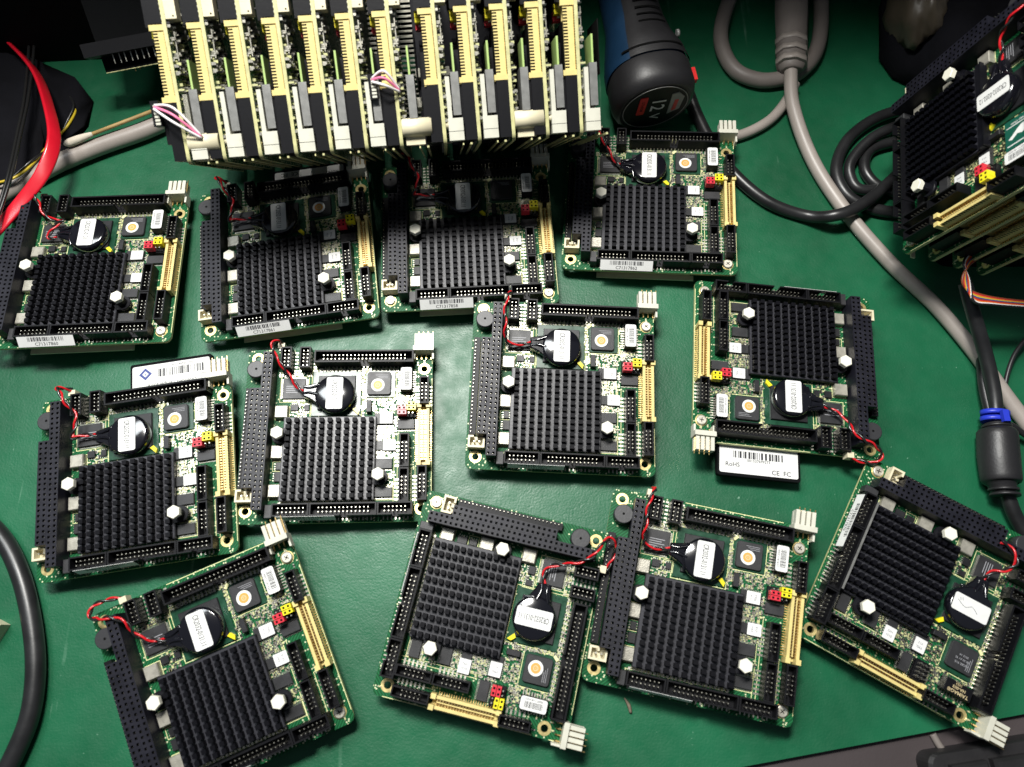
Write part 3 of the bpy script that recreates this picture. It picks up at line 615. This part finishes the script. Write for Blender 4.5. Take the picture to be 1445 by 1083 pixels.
for i, (r, row) in enumerate(zip(roots, FLAT)):
    if i > 7: part(MB(M['cream']).box(20, 74, -1.1, 1.9, -8.9, -8.0), 'socket_rail', r)
    add_screws(r, row[7]); serial_label(r, row[8], 20 + i, 44 if i > 7 else 12)
    if row[6] == 'short':
        bt = kids(r, 'coin_battery')[0]
        for c in bt.children: c.data = blab2_mesh
        # battery turned so its neck points to the bus side corner
        ang = math.radians(-62); cxy = Vector((47 + OFF.x, 63.8 + OFF.y, 0)) * S
        bt.matrix_local = Matrix.Translation(cxy) @ Matrix.Rotation(ang, 4, 'Z') @ Matrix.Translation(-cxy) if False else bt.matrix_local
        twisted(r, [(31, 65.5, 5.5), (27, 66.5, 8), (24, 70.5, 10.5), (18.5, 73, 12.5), (13.6, 69, 12.6), (12.6, 64, 12.4)], .52)
        for c in kids(r, 'bridge_chip')[0].children:
            if c.name.startswith('round_sticker'): bpy.data.objects.remove(c); break
        for c in kids(r, 'jumper'): bpy.data.objects.remove(c)
        rl = MB(M['plate']); rl.box(21.8, 68, 8.1, 9.2, 2.1, 7.2); part(rl, 'heatsink_rail', r)
        mk = MB(M['mark']); X = T(69, 71, 2.55, -90)
        mk.text('QG82 915', 1.5, X @ T(0, 2.4), 0); mk.text('SL6 20 A1 95', 1.3, X @ T(0, .4), 0); mk.text('0315 14', 1.3, X @ T(0, -1.5), 0); part(mk, 'chip_marking', kids(r, 'bridge_chip')[0])
        et = kids(r, 'network_transformer')[0]
        for c in list(et.children): bpy.data.objects.remove(c)
        mk = MB(M['goldmark']); X = T(83.2, 71.9, 6.02, -90)
        mk.text('TAIMAG\u00ae', 2.2, X @ T(0, 1.6), 0); mk.text('HA-003', 1.9, X @ T(0, -.4), 0); mk.text('1033', 1.5, X @ T(.5, -2.1), 0); part(mk, 'chip_marking', et)
    else:
        twisted(r, CAB[row[6]], .52)
    if i == 10:
        for c in kids(r, 'bridge_chip')[0].children:
            if c.name.startswith('round_sticker'): bpy.data.objects.remove(c); break
for i, k, lab, out, sh_ in ((6, 'logo', 'white labelled memory card reading Extended Temperature, under the left board', 14.5, 0), (7, 'rohs', 'memory card with a RoHS label sticking out below the upside down board', 15.5, -3), (9, 'rohs', 'shaded memory card just in front of the upright boards', 11.5, -2)):
    card(roots[i].matrix_world.copy(), lab, k, out, sh_)
SHARED = {c.name.split('.')[0]: c for c in TEMPLATE}

# ---------------------------------------------------------------- boards standing on edge in a row
RM = Matrix.Rotation(math.radians(5.39), 3, 'Z') @ Matrix.Rotation(math.radians(32.95), 3, 'X') @ Matrix.Rotation(math.radians(1.64), 3, 'Y')
R0 = Vector((-154.9, 257.1, 4.0))
PITCH, GAP = 16.37, 4.22
# board local (x, y, z) -> row local (-z, y, x)
SW = Matrix(((0, 0, -1), (0, 1, 0), (1, 0, 0)))
rack_extra = {}
def rack_parts():
    out = {}
    b = MB(M['white'], M['plate'], M['lime'], M['cream'], M['blk'])
    b.box(88.5, 97.2, .6, 10.6, -10.0, -3.0, 0); b.box(89.5, 97.0, 10.6, 29, -5.2, -3.2, 0); b.box(88.7, 97.25, 4.6, 4.8, -10.05, -2.95, 4)
    out['card_socket_frame'] = b
    b = MB(M['plate']); b.box(80, 96.0, 12, 31, -9.6, -5.9); out['card_edge'] = b
    b = MB(M['lime'], M['hole']); b.box(80, 95.6, 31.1, 43.5, -8.2, -7.3, 0); b.box(70, 94.2, 26, 50, -11.4, -10.9, 1); out['riser_board'] = b
    b = MB(M['cream'], M['hole']); b.box(90, 96.6, 60.5, 70, -6.6, -1.7, 0); b.box(90, 96, 70, 74, -5.2, -1.7, 0); b.cyl(0, 0, .4, 0, .05, 1, 8, T(96.62, 61.6, -5.2, 0, 0, 90)); out['sound_socket'] = b
    b = MB(M['edge']); b.box(8, 96, -1.6, -.7, -13.6, -12.6); b.box(8, 96, -1.6, -.7, -9.6, -9.0); out['socket_rail'] = b
    b = MB(M['tin'], M['cc'], M['rc']); g = random.Random(11)
    for _ in range(420):
        x, y = g.uniform(74, 95.7), g.uniform(8, 70); h = g.choice((.7, .9, 1.3, 2.0, 2.6)); ww = g.choice((.5, .8, 1.1))
        b.box(x, x + ww, y, y + g.choice((.5, .8, 1.2)), -1.65 - h, -1.62, g.choice((0, 0, 1, 2)))
    for k in range(4): b.box(90 + .4 * k, 94, 62 + 2.1 * k, 62.6 + 2.1 * k, -4.6, -1.62, 0)
    b.box(93, 93.5, 40, 56, -3.6, -3.2, 0)
    out['underside_components'] = b
    return out
rk = {}
rack_names = ['circuit_board', 'bus_connector', 'display_connector', 'pin_header', 'power_connector', 'jumper', 'jumper_pins', 'shrouded_header', 'drive_header', 'heatsink', 'network_transformer', 'hex_fastener']
standoffs = {0: 8.5, 6: 8.5, 9: 8.5}
ordn = ['leftmost', 'second from the left', 'third from the left', 'fourth from the left', 'fifth from the left', 'sixth from the left', 'seventh from the left', 'fifth from the right', 'fourth from the right', 'third from the right', 'second from the right', 'rightmost']
def rack_matrix(i, extra=0):
    off = i * PITCH + (GAP if i > 6 else 0)
    A = RM @ SW
    org = RM @ Vector((off, 0, 0)) + R0           # board (0,0,0) corner
    t = org + A @ Vector((48, 45, -Z0))            # the parts are stored with the offset OFF
    return Matrix.Translation(t * S) @ A.to_4x4()
for i in range(12):
    r = empty('standing_circuit_board')
    for c in TEMPLATE:
        if c.name.split('.')[0] in rack_names: copy_tree(c, r)
    if i == 0:
        for k, b in rack_parts().items():
            o = part(b, k, r); rk[k] = o
            if k == 'underside_components': o['kind'] = 'stuff'
    else:
        for k, o in rk.items():
            if i in standoffs and k == 'card_socket_frame': continue
            c = o.copy(); COL.objects.link(c); c.parent = r
    # taller black socket along the top edge, both ends of the cream connector
    if i == 0:
        b = MB(M['blk'], M['tin']); b.box(88.4, 96.2, .5, 25.8, 0.05, 5.6); rkA = part(b, 'edge_socket', r)
        b = MB(M['blk'], M['tin']); b.box(88.6, 96.2, 59, 74, 0.05, 5.6); rkB = part(b, 'edge_socket', r)
    else:
        for o in (rkA, rkB): c = o.copy(); COL.objects.link(c); c.parent = r
    if i == 0:
        b = MB(M['white']).box(89.5, 97.0, 10.6, 29, -5.2, -3.2, 0); part(b, 'card_guide', r)
    if i in standoffs:
        b = MB(M['cream']); X = T(94, 8.0, -1.7); b.cyl(0, 0, 4.2, -14, 0, 0, 20, X, .3); b.cyl(0, 0, 1.9, -24, -14, 0, 14, X); b.box(88, 94, .2, 5.5, -12, -3, 0)
        part(b, 'nylon_standoff', r)
    r.matrix_world = rack_matrix(i)
    tag(r, f'standing circuit board, cream connector edge up, {ordn[i]} in its row', 'circuit board', 'boards standing on edge in a row')
# two small cables plugged into the row
def row_pt(i, x, y, z):
    off = i * PITCH + (GAP if i > 6 else 0)
    return RM @ (Vector((off, 0, 0)) + SW @ Vector((x, y, z))) + R0
for i, lab in ((0, 'small pink and white cable plugged in at the left end of the standing boards'), (5, 'small pink and white cable plugged in amid the standing boards')):
    r = empty('jumper_cable'); tag(r, lab, 'cable', 'pink and white cables on the standing boards')
    a = row_pt(i, 98, 24, 9.5) if i == 0 else row_pt(i, 99, 29, -7)
    e = row_pt(i, 98.5, 10, -9) if i == 0 else row_pt(i, 98, 24, -19)
    X = Matrix.Translation(a) @ (RM @ SW).to_4x4()
    b = MB(M['blk'], M['white']); b.box(-6, 0, -8, 3, -1.8, 1.8, 0, X)
    for k in range(6): b.box(-.0, .3, -7.4 + 1.5 * k, -6.4 + 1.5 * k, -1.5, .6, 1, X)
    b.build('plug', r)
    for k, m in enumerate(('wwire', 'pink', 'wwire')):
        d = Vector((0, 1.0 * (k - 1), 0)); mid = (a + e) / 2 + Vector((0, (k - 1) * 3.0, 4 + k))
        MB(M[m]).tube([a + Vector((0, 0, .5)) + d, mid, e + d * .5], .62, 0, 8).build('wire', r)

# ---------------------------------------------------------------- tilted stack at the right
RS = Matrix.Rotation(math.radians(-103.2), 3, 'Z') @ Matrix.Rotation(math.radians(76.2), 3, 'X') @ Matrix.Rotation(math.radians(4.7), 3, 'Y')
for i in range(4):
    r = empty('stacked_circuit_board')
    for c in TEMPLATE: copy_tree(c, r)
    if i == 0:
        add_screws(r, (1, 2)); twisted(r, [(31, 66, 5.5), (27, 69.5, 8), (22, 71, 10), (20.5, 76, 12), (17.5, 83, 12.5), (14, 92, 10)], .52)
        for c in kids(r, 'coin_battery')[0].children: c.data = blab3_mesh
        br = kids(r, 'bridge_chip')[0]
        for c in list(br.children):
            if c.name.startswith('round_sticker'): bpy.data.objects.remove(c)
        b = MB(M['green'], M['paper']); b.prism(rrect(61.9, 76.9, 63.7, 77.9, .4, 2), 2.56, 2.7)
        X = T(69.4, 70.8, 2.73, -90)
        for rct in ((-6.2, 6.2, 5.3, 5.8), (-6.2, -5.7, -5.8, 5.3), (-4.6, 6.2, -4.0, -3.6)): b.box(*rct, 0, .03, 1, X)
        b.add([(-4.8, -1.5, 0), (-3.5, .9, 0), (-1.2, 2.1, 0), (1.0, 1.2, 0), (3.8, 3.0, 0), (5.6, 2.2, 0), (3.6, .8, 0), (1.5, -.9, 0), (-1, -2.4, 0), (-3.2, -2.6, 0)], [tuple(range(10))[::-1]], 1, X=X)
        b.text('Green Clean', 1.5, X @ T(0, -5.0), 1)
        part(b, 'emblem_label', br)
        b = MB(M['hs']); b.box(21.8, 68, 52.3, 54.6, 2.1, 5.4); b.box(21.8, 68, 55.2, 55.8, 2.1, 6.0); part(b, 'heatsink_rail', r)
    t = Vector((224.1, 227.9, 83.9)) + RS @ Vector((0, 0, -15.24 * i - Z0))
    r.matrix_world = Matrix.Translation(t * S) @ RS.to_4x4()
    lab = ['front board of the leaning stack at the right, with a CR2032-0202.12 battery', 'second board of the leaning stack at the right, behind the front one', 'third board of the leaning stack at the right, deep in shade', 'rearmost board of the leaning stack at the right'][i]
    tag(r, lab, 'circuit board', 'boards stacked at the right edge')
    if i == 0: part(MB(M['cream']).box(30, 95, -3.4, -2.4, -8.5, -6.2), 'card_edge', r)
rest = MB(M['darkbox']); rest.prism(rrect(246, 340, 196, 300, 8), .05, 26, 0, None, 2)
tag(rest.build('black_case'), 'black case under the leaning stack of boards at the right', 'case')

# ---------------------------------------------------------------- cables
def cable(name, pts, r, m, label, group=None, parent=None, rad=None, n=14):
    """pts: photo pixels with the height of the cable's axis"""
    P = [at(u, v, z) for u, v, z in pts]
    o = MB(M[m]).tube(P, r, 0, n, 8, rad=rad).build(name, parent)
    if parent is None: tag(o, label, 'cable', group)
    return o
kb = empty('power_cable'); tag(kb, 'light grey power cable with a moulded socket, running down the right side', 'cable')
cable('cord', [(1116, 98, 12), (1119, 150, 8), (1146, 225, 4.2), (1192, 297, 4.1), (1255, 370, 4.1), (1320, 432, 4.1), (1375, 497, 4.1), (1420, 560, 4.1), (1470, 625, 4.1), (1530, 700, 4.1)], 4.0, 'greycab', '', parent=kb)
pts = [at(1116, -70, 16), at(1117, -30, 16), at(1117, 20, 15), at(1117, 62, 14), at(1117, 92, 12.5), at(1117, 101, 12)]
b = MB(M['greycon'], M['hole']).tube(pts, 9, 0, 8, 4, rad=[10.5, 10.5, 10.5, 9.5, 9.0, 6.5], flat=(1, .8))
b.build('moulded_socket', kb)
for v_, rr_ in ((58, 10.2), (72, 10.0), (86, 9.8)):
    MB(M['greycab']).tube([at(1117, v_, 13.6), at(1117, v_ + 7, 13.4)], rr_, 0, 8, 1, flat=(1, .82)).build('strain_relief_rib', kb)
cable('grey_loop_cable', [(1046, -40, 6), (1022, 20, 5), (1018, 62, 5), (1036, 98, 5), (1068, 113, 5), (1100, 112, 4.8), (1125, 104, 4.8), (1148, 80, 5), (1158, 40, 6), (1158, -30, 8)], 4.7, 'greycon', 'dark grey cable looped behind the moulded socket')
cable('thin_grey_cable', [(1122, 118, 6.5), (1110, 142, 4), (1086, 170, 3.2), (1048, 190, 3.1), (1005, 198, 3.1), (960, 200, 3.1)], 3.1, 'greycab', 'light grey thin cable going under the board below the cordless tool')
cable('black_cable', [(968, 120, 6), (985, 165, 3.6), (1008, 208, 3.6), (1040, 250, 3.6), (1085, 286, 3.6), (1138, 305, 3.8), (1180, 304, 11.8), (1215, 290, 11.5), (1250, 262, 8), (1285, 225, 7), (1300, 190, 7)], 3.5, 'blkcab', 'black cable curving from the cordless tool across the grey cable')
cable('coiled_black_cable', [(1330, 150, 6), (1285, 153, 5), (1235, 168, 4), (1196, 198, 3.6), (1180, 238, 3.6), (1192, 272, 3.6), (1222, 292, 3.6), (1262, 300, 3.6), (1310, 300, 3.6)], 3.5, 'blkcab', 'outer turn of the black cable coiled left of the leaning stack')
cable('inner_black_cable', [(1320, 165, 10), (1275, 175, 9), (1232, 194, 8), (1202, 226, 5), (1200, 250, 3.4), (1216, 268, 3.4), (1262, 262, 3.4), (1300, 240, 3.4)], 3.1, 'blkcab', 'inner turn of the black cable coiled left of the leaning stack')
cable('shaded_black_cable', [(1262, 200, 4), (1228, 212, 3.6), (1220, 238, 3.6), (1238, 262, 3.6), (1275, 275, 3.6)], 3.2, 'blkcab', 'short black cable loop in the shade beside the leaning stack')
cable('floor_cable', [(1045, 300, 2.6), (1090, 325, 2.6), (1150, 340, 2.6), (1200, 338, 2.6), (1255, 325, 2.6)], .01, 'blkcab', 'x') if False else None
cable('front_left_cable', [(-30, 725, 5.2), (5, 762, 5.2), (30, 815, 5.2), (45, 880, 5.2), (50, 945, 5.2), (42, 1010, 5.2), (18, 1070, 5.2), (-10, 1120, 5.2)], 4.3, 'blkcab', 'thick black cable bowed along the lower left edge of the mat')
cable('thick_grey_cable', [(-25, 290, 5.4), (25, 262, 5.4), (80, 232, 5.4), (140, 207, 5.4), (200, 186, 5.4), (250, 165, 5.4), (300, 150, 5.4)], 5.2, 'greycab', 'thick grey cable below the cotton swab at the upper left')
# red flat cable
def ribbon(name, pts, wd, th, m, twist, label, cat='cable'):
    P = [at(u, v, z) for u, v, z in pts]; b = MB(M[m]); rings = []
    Q = []; W = []
    for i in range(len(P) - 1):
        p0, p1, p2, p3 = P[max(i - 1, 0)], P[i], P[i + 1], P[min(i + 2, len(P) - 1)]
        for k in range(8):
            t = k / 8; Q.append(.5 * ((2 * p1) + (p2 - p0) * t + (2 * p0 - 5 * p1 + 4 * p2 - p3) * t * t + (3 * p1 - p0 - 3 * p2 + p3) * t ** 3)); W.append(twist[i] * (1 - t) + twist[i + 1] * t)
    Q.append(P[-1]); W.append(twist[-1]); vs = []
    N = 12
    for i, q in enumerate(Q):
        t = (Q[min(i + 1, len(Q) - 1)] - Q[max(i - 1, 0)]).normalized(); s_ = t.cross(Vector((0, 0, 1))).normalized(); u_ = s_.cross(t)
        a = math.radians(W[i]); A = s_ * math.cos(a) + u_ * math.sin(a); B = u_ * math.cos(a) - s_ * math.sin(a)
        for k in range(N):
            an = 2 * math.pi * k / N; ca, sa = math.cos(an), math.sin(an)
            vs.append(q + A * (wd / 2 * math.copysign(abs(ca) ** .5, ca)) + B * (th / 2 * math.copysign(abs(sa) ** .6, sa)))
    b.add(vs, [(i * N + k, i * N + (k + 1) % N, (i + 1) * N + (k + 1) % N, (i + 1) * N + k) for i in range(len(Q) - 1) for k in range(N)], 0, True)
    return b
o = ribbon('red_flat_cable', [(-15, 40, 12), (20, 68, 14), (52, 105, 18), (70, 155, 24), (76, 200, 28), (60, 245, 26), (30, 285, 22), (-5, 325, 20), (-40, 360, 18)], 7.4, 2.2, 'sata', [84, 80, 74, 66, 55, 30, 10, 4, 0], '').build('red_flat_cable')
tag(o, 'red flat data cable curving down the upper left edge', 'cable')
for dx, lab in ((0, 'left one of the two thin black wires beside the red flat cable'), (7, 'right one of the two thin black wires beside the red flat cable')):
    cable('thin_black_wire', [(44 + dx, 10, 10), (40 + dx, 80, 14), (34 + dx * .8, 140, 18), (24 + dx * .7, 190, 22), (12 + dx * .7, 245, 26), (-4 + dx * .5, 300, 26), (-20, 350, 26)], .9, 'bwire', lab, 'thin black wires at the upper left', n=10)
r = empty('twisted_yellow_wire'); tag(r, 'yellow and black twisted wire behind the red flat cable', 'wire')
pp = [at(u, v, z) - OFF for u, v, z in ((30, 70, 3), (58, 92, 3), (78, 112, 3), (92, 132, 3), (105, 150, 3), (98, 170, 3), (82, 195, 3), (50, 225, 12), (20, 250, 14), (-10, 262, 14))]
twisted(r, pp, .13, ('ylw', 'bwire'), .75, 'wire', .85)
r = empty('cotton_swab'); tag(r, 'cotton swab with a wooden stick leaning to the standing boards', 'cotton swab')
a, e = at(100, 201, 13), at(228, 152, 14)
MB(M['wood']).tube([a, e], 1.1, 0, 12, 2).build('stick', r)
d = (e - a).normalized(); MB(M['cotton']).tube([a - d * 4, a - d * 2.5, a, a + d * 5, a + d * 11, a + d * 13], 2, 0, 14, 4, rad=[.6, 1.9, 2.4, 2.3, 1.6, 1.1]).build('cotton_tip', r)
# cable with ferrite at the right
r = empty('ferrite_cable'); tag(r, 'black cable with a ferrite block and a blue tie at the right edge', 'cable')
cable('cord', [(1362, 400, 30), (1376, 450, 24), (1392, 505, 16), (1402, 550, 12), (1406, 590, 10), (1410, 640, 10), (1422, 700, 8), (1440, 742, 6), (1475, 790, 5)], 3.6, 'blkcab', '', parent=r)
cable('return_cord', [(1384, 500, 6), (1388, 545, 7), (1397, 585, 8.5)], 2.6, 'blkcab', '', parent=r)
cable('thin_lead', [(1414, 596, 10), (1430, 602, 9), (1450, 616, 7), (1480, 630, 6)], 1.6, 'blkcab', '', parent=r)
pts = [at(1405, 598, 10), at(1406, 604, 10), at(1407, 612, 10), at(1409, 645, 10), at(1413, 678, 9.5), at(1414, 684, 9.5), at(1417, 696, 9)]
MB(M['rubber']).tube(pts, 8, 0, 24, 4, rad=[5.4, 6, 9.4, 9.6, 9.2, 6.6, 5.6]).build('ferrite_block', r)
for u, v in ((1406, 601), (1416, 690), (1418, 697)):
    MB(M['rubber']).tube([at(u, v, 10), at(u + .5, v + 3.5, 10)], 6.9, 0, 20, 1).build('strain_relief_rib', r)
for v in (581, 590):
    MB(M['blue']).tube([at(1404, v, 10), at(1404.6, v + 6, 10)], 6.3, 0, 20, 1, flat=(1.15, .9)).build('tie_band', r)
MB(M['blue']).box(-1.5, 1.5, -3, 3, 0, 2.5, 0, Matrix.Translation(at(1416, 588, 16))).build('tie_lock', r)
cable('thin_curved_wire', [(1455, 470, 8), (1432, 500, 6), (1420, 535, 4), (1418, 565, 3)], 1.2, 'blkcab', 'thin black wire bent beside the ferrite cable')
# rainbow ribbon under the stack
r = empty('rainbow_ribbon_cable'); tag(r, 'rainbow ribbon cable bending under the leaning stack', 'cable')
for k, m in enumerate(('brw', 'sata', 'orw', 'ylw', 'blw', 'brw', 'sata', 'orw', 'wwire', 'blkcab')):
    q = k * 1.15
    P = [at(1400 - q * 3, 355, 42), at(1366 - q * 1.0 + 4, 372, 42), at(1358 + q, 395, 40), at(1368 + q * .6, 418 + q * 1.5 - 8, 38), at(1400, 428 + q - 8, 36), at(1450, 434 + q * .8 - 8, 34), at(1500, 438 + q * .6 - 8, 34)]
    MB(M[m]).tube(P, .68, 0, 8, 6).build('conductor', r)

# ---------------------------------------------------------------- cordless tool
r = empty('cordless_screwdriver'); tag(r, 'navy and black cordless screwdriver handle with a 12V battery end', 'power tool')
base = Vector((86, 284, 27)); ax = Vector((-.19, 1, .10)).normalized()
sx_ = ax.cross(Vector((0, 0, 1))).normalized(); uz = sx_.cross(ax)
DS = .94
TM = Matrix((( sx_.x, uz.x, -ax.x, base.x), (sx_.y, uz.y, -ax.y, base.y), (sx_.z, uz.z, -ax.z, base.z), (0, 0, 0, 1))) @ Matrix.Diagonal((DS, DS, 1, 1))   # local z looks out of the battery end
def loft(mb, secs, m, N=36, a0=0, a1=360, cap=True):
    """secs: (distance along the handle, half width, half height, x shift, y shift, squareness)"""
    full = a1 - a0 >= 359; vs = []; K = N if full else N + 1
    for s_, w_, h_, dx, dy, e_ in secs:
        for k in range(K):
            an = math.radians(a0 + (a1 - a0) * k / N); c, q = math.cos(an), math.sin(an)
            vs.append((dx + w_ * math.copysign(abs(c) ** e_, c), dy + h_ * math.copysign(abs(q) ** e_, q), -s_))
    fs = []
    for i in range(len(secs) - 1):
        for k in range(K if full else K - 1): fs.append((i * K + k, i * K + (k + 1) % K, (i + 1) * K + (k + 1) % K, (i + 1) * K + k))
    mb.add(vs, fs, m, True, TM)
    if cap and full: mb.add([vs[k] for k in range(K)], [tuple(range(K))], m, False, TM); mb.add([vs[-K + k] for k in range(K)], [tuple(range(K))[::-1]], m, False, TM)
    return mb
loft(MB(M['rubber']), [(-.0, 21.5, 21.5, 0, 0, .85), (1.5, 24, 24, 0, 0, .85), (6, 25.5, 25.8, 0, 0, .85), (18, 25.2, 25.5, 0, 0, .85), (19, 24.6, 25, 0, 0, .85)], 0).build('battery_pack', r)
loft(MB(M['navy']), [(19.2, 25.2, 25, -.5, 0, .85), (26, 24.4, 24.6, -1, .4, .88), (38, 20.5, 22, -2, 1, .9), (52, 17.5, 19.5, -1, 1, .9), (80, 16.5, 18.5, 0, 0, .92), (130, 17, 19, 0, 0, .92), (170, 20, 23, 0, 0, .9)], 0).build('handle', r)
g = MB(M['rubber'], M['hole'])
loft(g, [(19.3, 25.9, 25.8, -.2, .3, .85), (28, 24.6, 25.0, -.4, .9, .88), (38, 21.0, 22.8, -1.2, 1.2, .9), (50, 18.2, 20.4, -.6, 1.2, .9), (62, 17.4, 19.5, -.3, .9, .9)], 0, 24, 18, 122)
for k in range(4): loft(g, [(40 + 5 * k, 20.6 - .6 * k, 22.9 - .75 * k, -1, 1.2, .9), (40.9 + 5 * k, 20.6 - .6 * k, 22.9 - .75 * k, -1, 1.2, .9)], 1, 12, 52, 100)
loft(g, [(23.5, 25.6, 26.0, -.2, .5, .86), (24.6, 25.5, 25.9, -.2, .5, .86)], 1, 24, 46, 134)
g.build('grip_pad', r)
b = MB(M['blk'], M['tagred'], M['taggrey'], M['tagwhite'])
b.cyl(0, 0, 20.5, .0, .5, 0, 40, TM, .2)
b.annulus(0, 0, 19.8, 20.3, .5, .62, 2, 40, TM)
b.prism([(9, -8), (16, -4), (16.5, 8), (12, 13), (8, 12)], .5, .9, 2, TM); b.prism([(11, -5), (13.5, -4), (13.5, 6), (11, 6)], .9, 1.0, 1, TM)
b.prism(rrect(-11.5, -6.5, -5, 12, 1), .5, .9, 1, TM)
b.text('12', 12.5, TM @ T(.6, 3.5, .95, -90), 3); b.text('V', 9, TM @ T(.6, -8.5, .95, -90), 3)
b.text('LITHIUM', 2.6, TM @ T(-9, 3.5, .95, -90), 0)
b.build('battery_badge', r)
b = MB(M['tagred']); b.cbox(24.2, 27, 5, 9, -16, -8, 0, .3, TM); b.build('release_button', r)
b = MB(M['taggrey']); b.cyl(0, 0, 2.2, 0, 1.6, 0, 16, TM @ T(22.0, 8, -40, 0, 0, 90)); b.build('screw', r)

# ---------------------------------------------------------------- dark things at the back and edges
r = empty('spare_circuit_board'); tag(r, 'dark circuit board with bent pins left of the standing boards', 'circuit board')
X = Matrix.Translation(at(150, 103, 30)) @ T(0, 0, 0, 14, 38)
MB(M['darkbox'], M['edge']).box(0, 75, 0, 60, -1.6, 0, 0, X).box(0, 75, -.4, 0, -1.6, 0, 1, X).build('board', r)
b = MB(M['blk'], M['tin']); b.box(-6, 70, 8, 15, .05, 9, 0, X)
for k in range(18): b.box(8 + 3.2 * k, 8.5 + 3.2 * k, 3, 8, 5 - (k % 2), 5.6 - (k % 2), 1, X)
b.build('pin_header', r)
b = MB(M['gold']);
for k in range(9): b.box(14 + 2.6 * k, 14.6 + 2.6 * k, -4.5, -.5, -5.5, -4.7, 0, X @ T(0, 0, 0, 12))
b.build('bent_pins', r)
b = MB(M['white'], M['tin']); b.box(26, 36, -14, -8, -14, -9, 0, X)
for k in range(4): b.box(26.6 + 2.4 * k, 27.8 + 2.4 * k, -8, -1.5, -10.5, -9.5, 1, X)
b.build('wire_plug', r)
def slab(name, mb_m, poly, z0, z1, label, cat, cham=4):
    o = MB(M[mb_m]).prism(poly, z0, z1, 0, None, cham).build(name); tag(o, label, cat); return o
slab('black_device', 'darkbox', [(-420, 330), (-190, 345), (-180, 520), (-420, 520)], .05, 70, 'black device in the dark at the upper left corner', 'device')
def lumpy(name, m, c, rad, label, cat, seed, sq=(1, 1, 1)):
    g = random.Random(seed); N, K = 26, 14; vs = []
    ph = [(g.uniform(0, 6), g.uniform(0, 6), g.uniform(2, 6)) for _ in range(5)]
    for j in range(K + 1):
        th = math.pi * j / K
        for i in range(N):
            a = 2 * math.pi * i / N; f = 1 + sum(.07 * math.sin(q * a + p) * math.sin(q * th + p2) for p, p2, q in [(p, p2, round(q)) for p, p2, q in ph])
            vs.append((c[0] + rad * sq[0] * f * math.sin(th) * math.cos(a), c[1] + rad * sq[1] * f * math.sin(th) * math.sin(a), max(.1, c[2] + rad * sq[2] * f * math.cos(th))))
    fs = [(j * N + i, j * N + (i + 1) % N, (j + 1) * N + (i + 1) % N, (j + 1) * N + i) for j in range(K) for i in range(N)]
    o = MB(M[m]).add(vs, fs, 0, True).build(name); tag(o, label, cat); return o
lumpy('dark_lump', 'dlump', (-360, 290, 1), 95, 'added dark lump covering the mat under the red flat cable', 'cloth', 12, (1.05, .72, .12))  # dark cover added so the green mat reads darker in this corner
lumpy('maroon_cloth', 'cloth', (-300, 400, 78), 60, 'maroon cloth bundle in the upper left corner', 'cloth', 3, (1.7, .55, .35))
lumpy('brown_plastic_bag', 'bag', tuple(at(1290, 8, 25)), 22, 'crumpled brown plastic bag at the upper right, behind the leaning stack', 'bag', 5, (.7, 1.2, 1.0))
lumpy('black_plastic_bag', 'dlump', tuple(at(1375, 40, 12)), 45, 'crumpled black bag behind the leaning stack at the upper right', 'bag', 8, (1.2, 1.3, .8))
slab('foam_block', 'darkbox', [(-140, 336), (30, 352), (26, 420), (-145, 410)], .05, 42, 'black foam block propping the far side of the standing boards', 'block')
o = MB(M['cream'], M['tin']).cbox(-3, 3, -5, 5, 0, 8, 0, .5, Matrix.Translation(at(-1, 892, 0)) @ T(0, 0, 0, -25)).build('white_plug'); tag(o, 'small cream plug at the left edge beside the black cable', 'plug')
a, e = at(881, 985, 1.0), at(890, 1006, 1.0)
o = MB(M['splint']).tube([a, (a + e) / 2 + Vector((.6, 0, .2)), e], 1, 0, 6, 3, rad=[.3, .9, .7]).build('wood_splinter'); tag(o, 'tiny wood splinter below the board in the front row', 'splinter')
# keyboard on the lower shelf
kbx = empty('keyboard'); tag(kbx, 'dark keyboard peeking in at the bottom right corner', 'keyboard')
K0 = at(1308, 1066, 8); ka = math.degrees(math.atan2(dr.y, dr.x)) - 1.5
X = Matrix.Translation(K0) @ T(0, 0, 0, ka)
MB(M['key']).prism(rrect(0, 330, -120, 0, 5), -11.9, 0, 0, X, 1.5).build('case', kbx)
for k in range(9):
    MB(M['key']).cbox(8 + 19.2 * k, 24.5 + 19.2 * k, -20, -5, -1, 5, 0, 1.6, X).build('keycap', kbx)
for k in range(8):
    MB(M['key']).cbox(14 + 19.2 * k, 30.5 + 19.2 * k, -40, -25, -1, 5, 0, 1.6, X).build('keycap', kbx)
cable('desk_wire', [(1316, 1036, -2.6), (1324, 1050, -2.4), (1336, 1068, -2.4), (1345, 1090, -2.4)], 1.6, 'greycon', 'thin grey wire on the desk beside the keyboard')
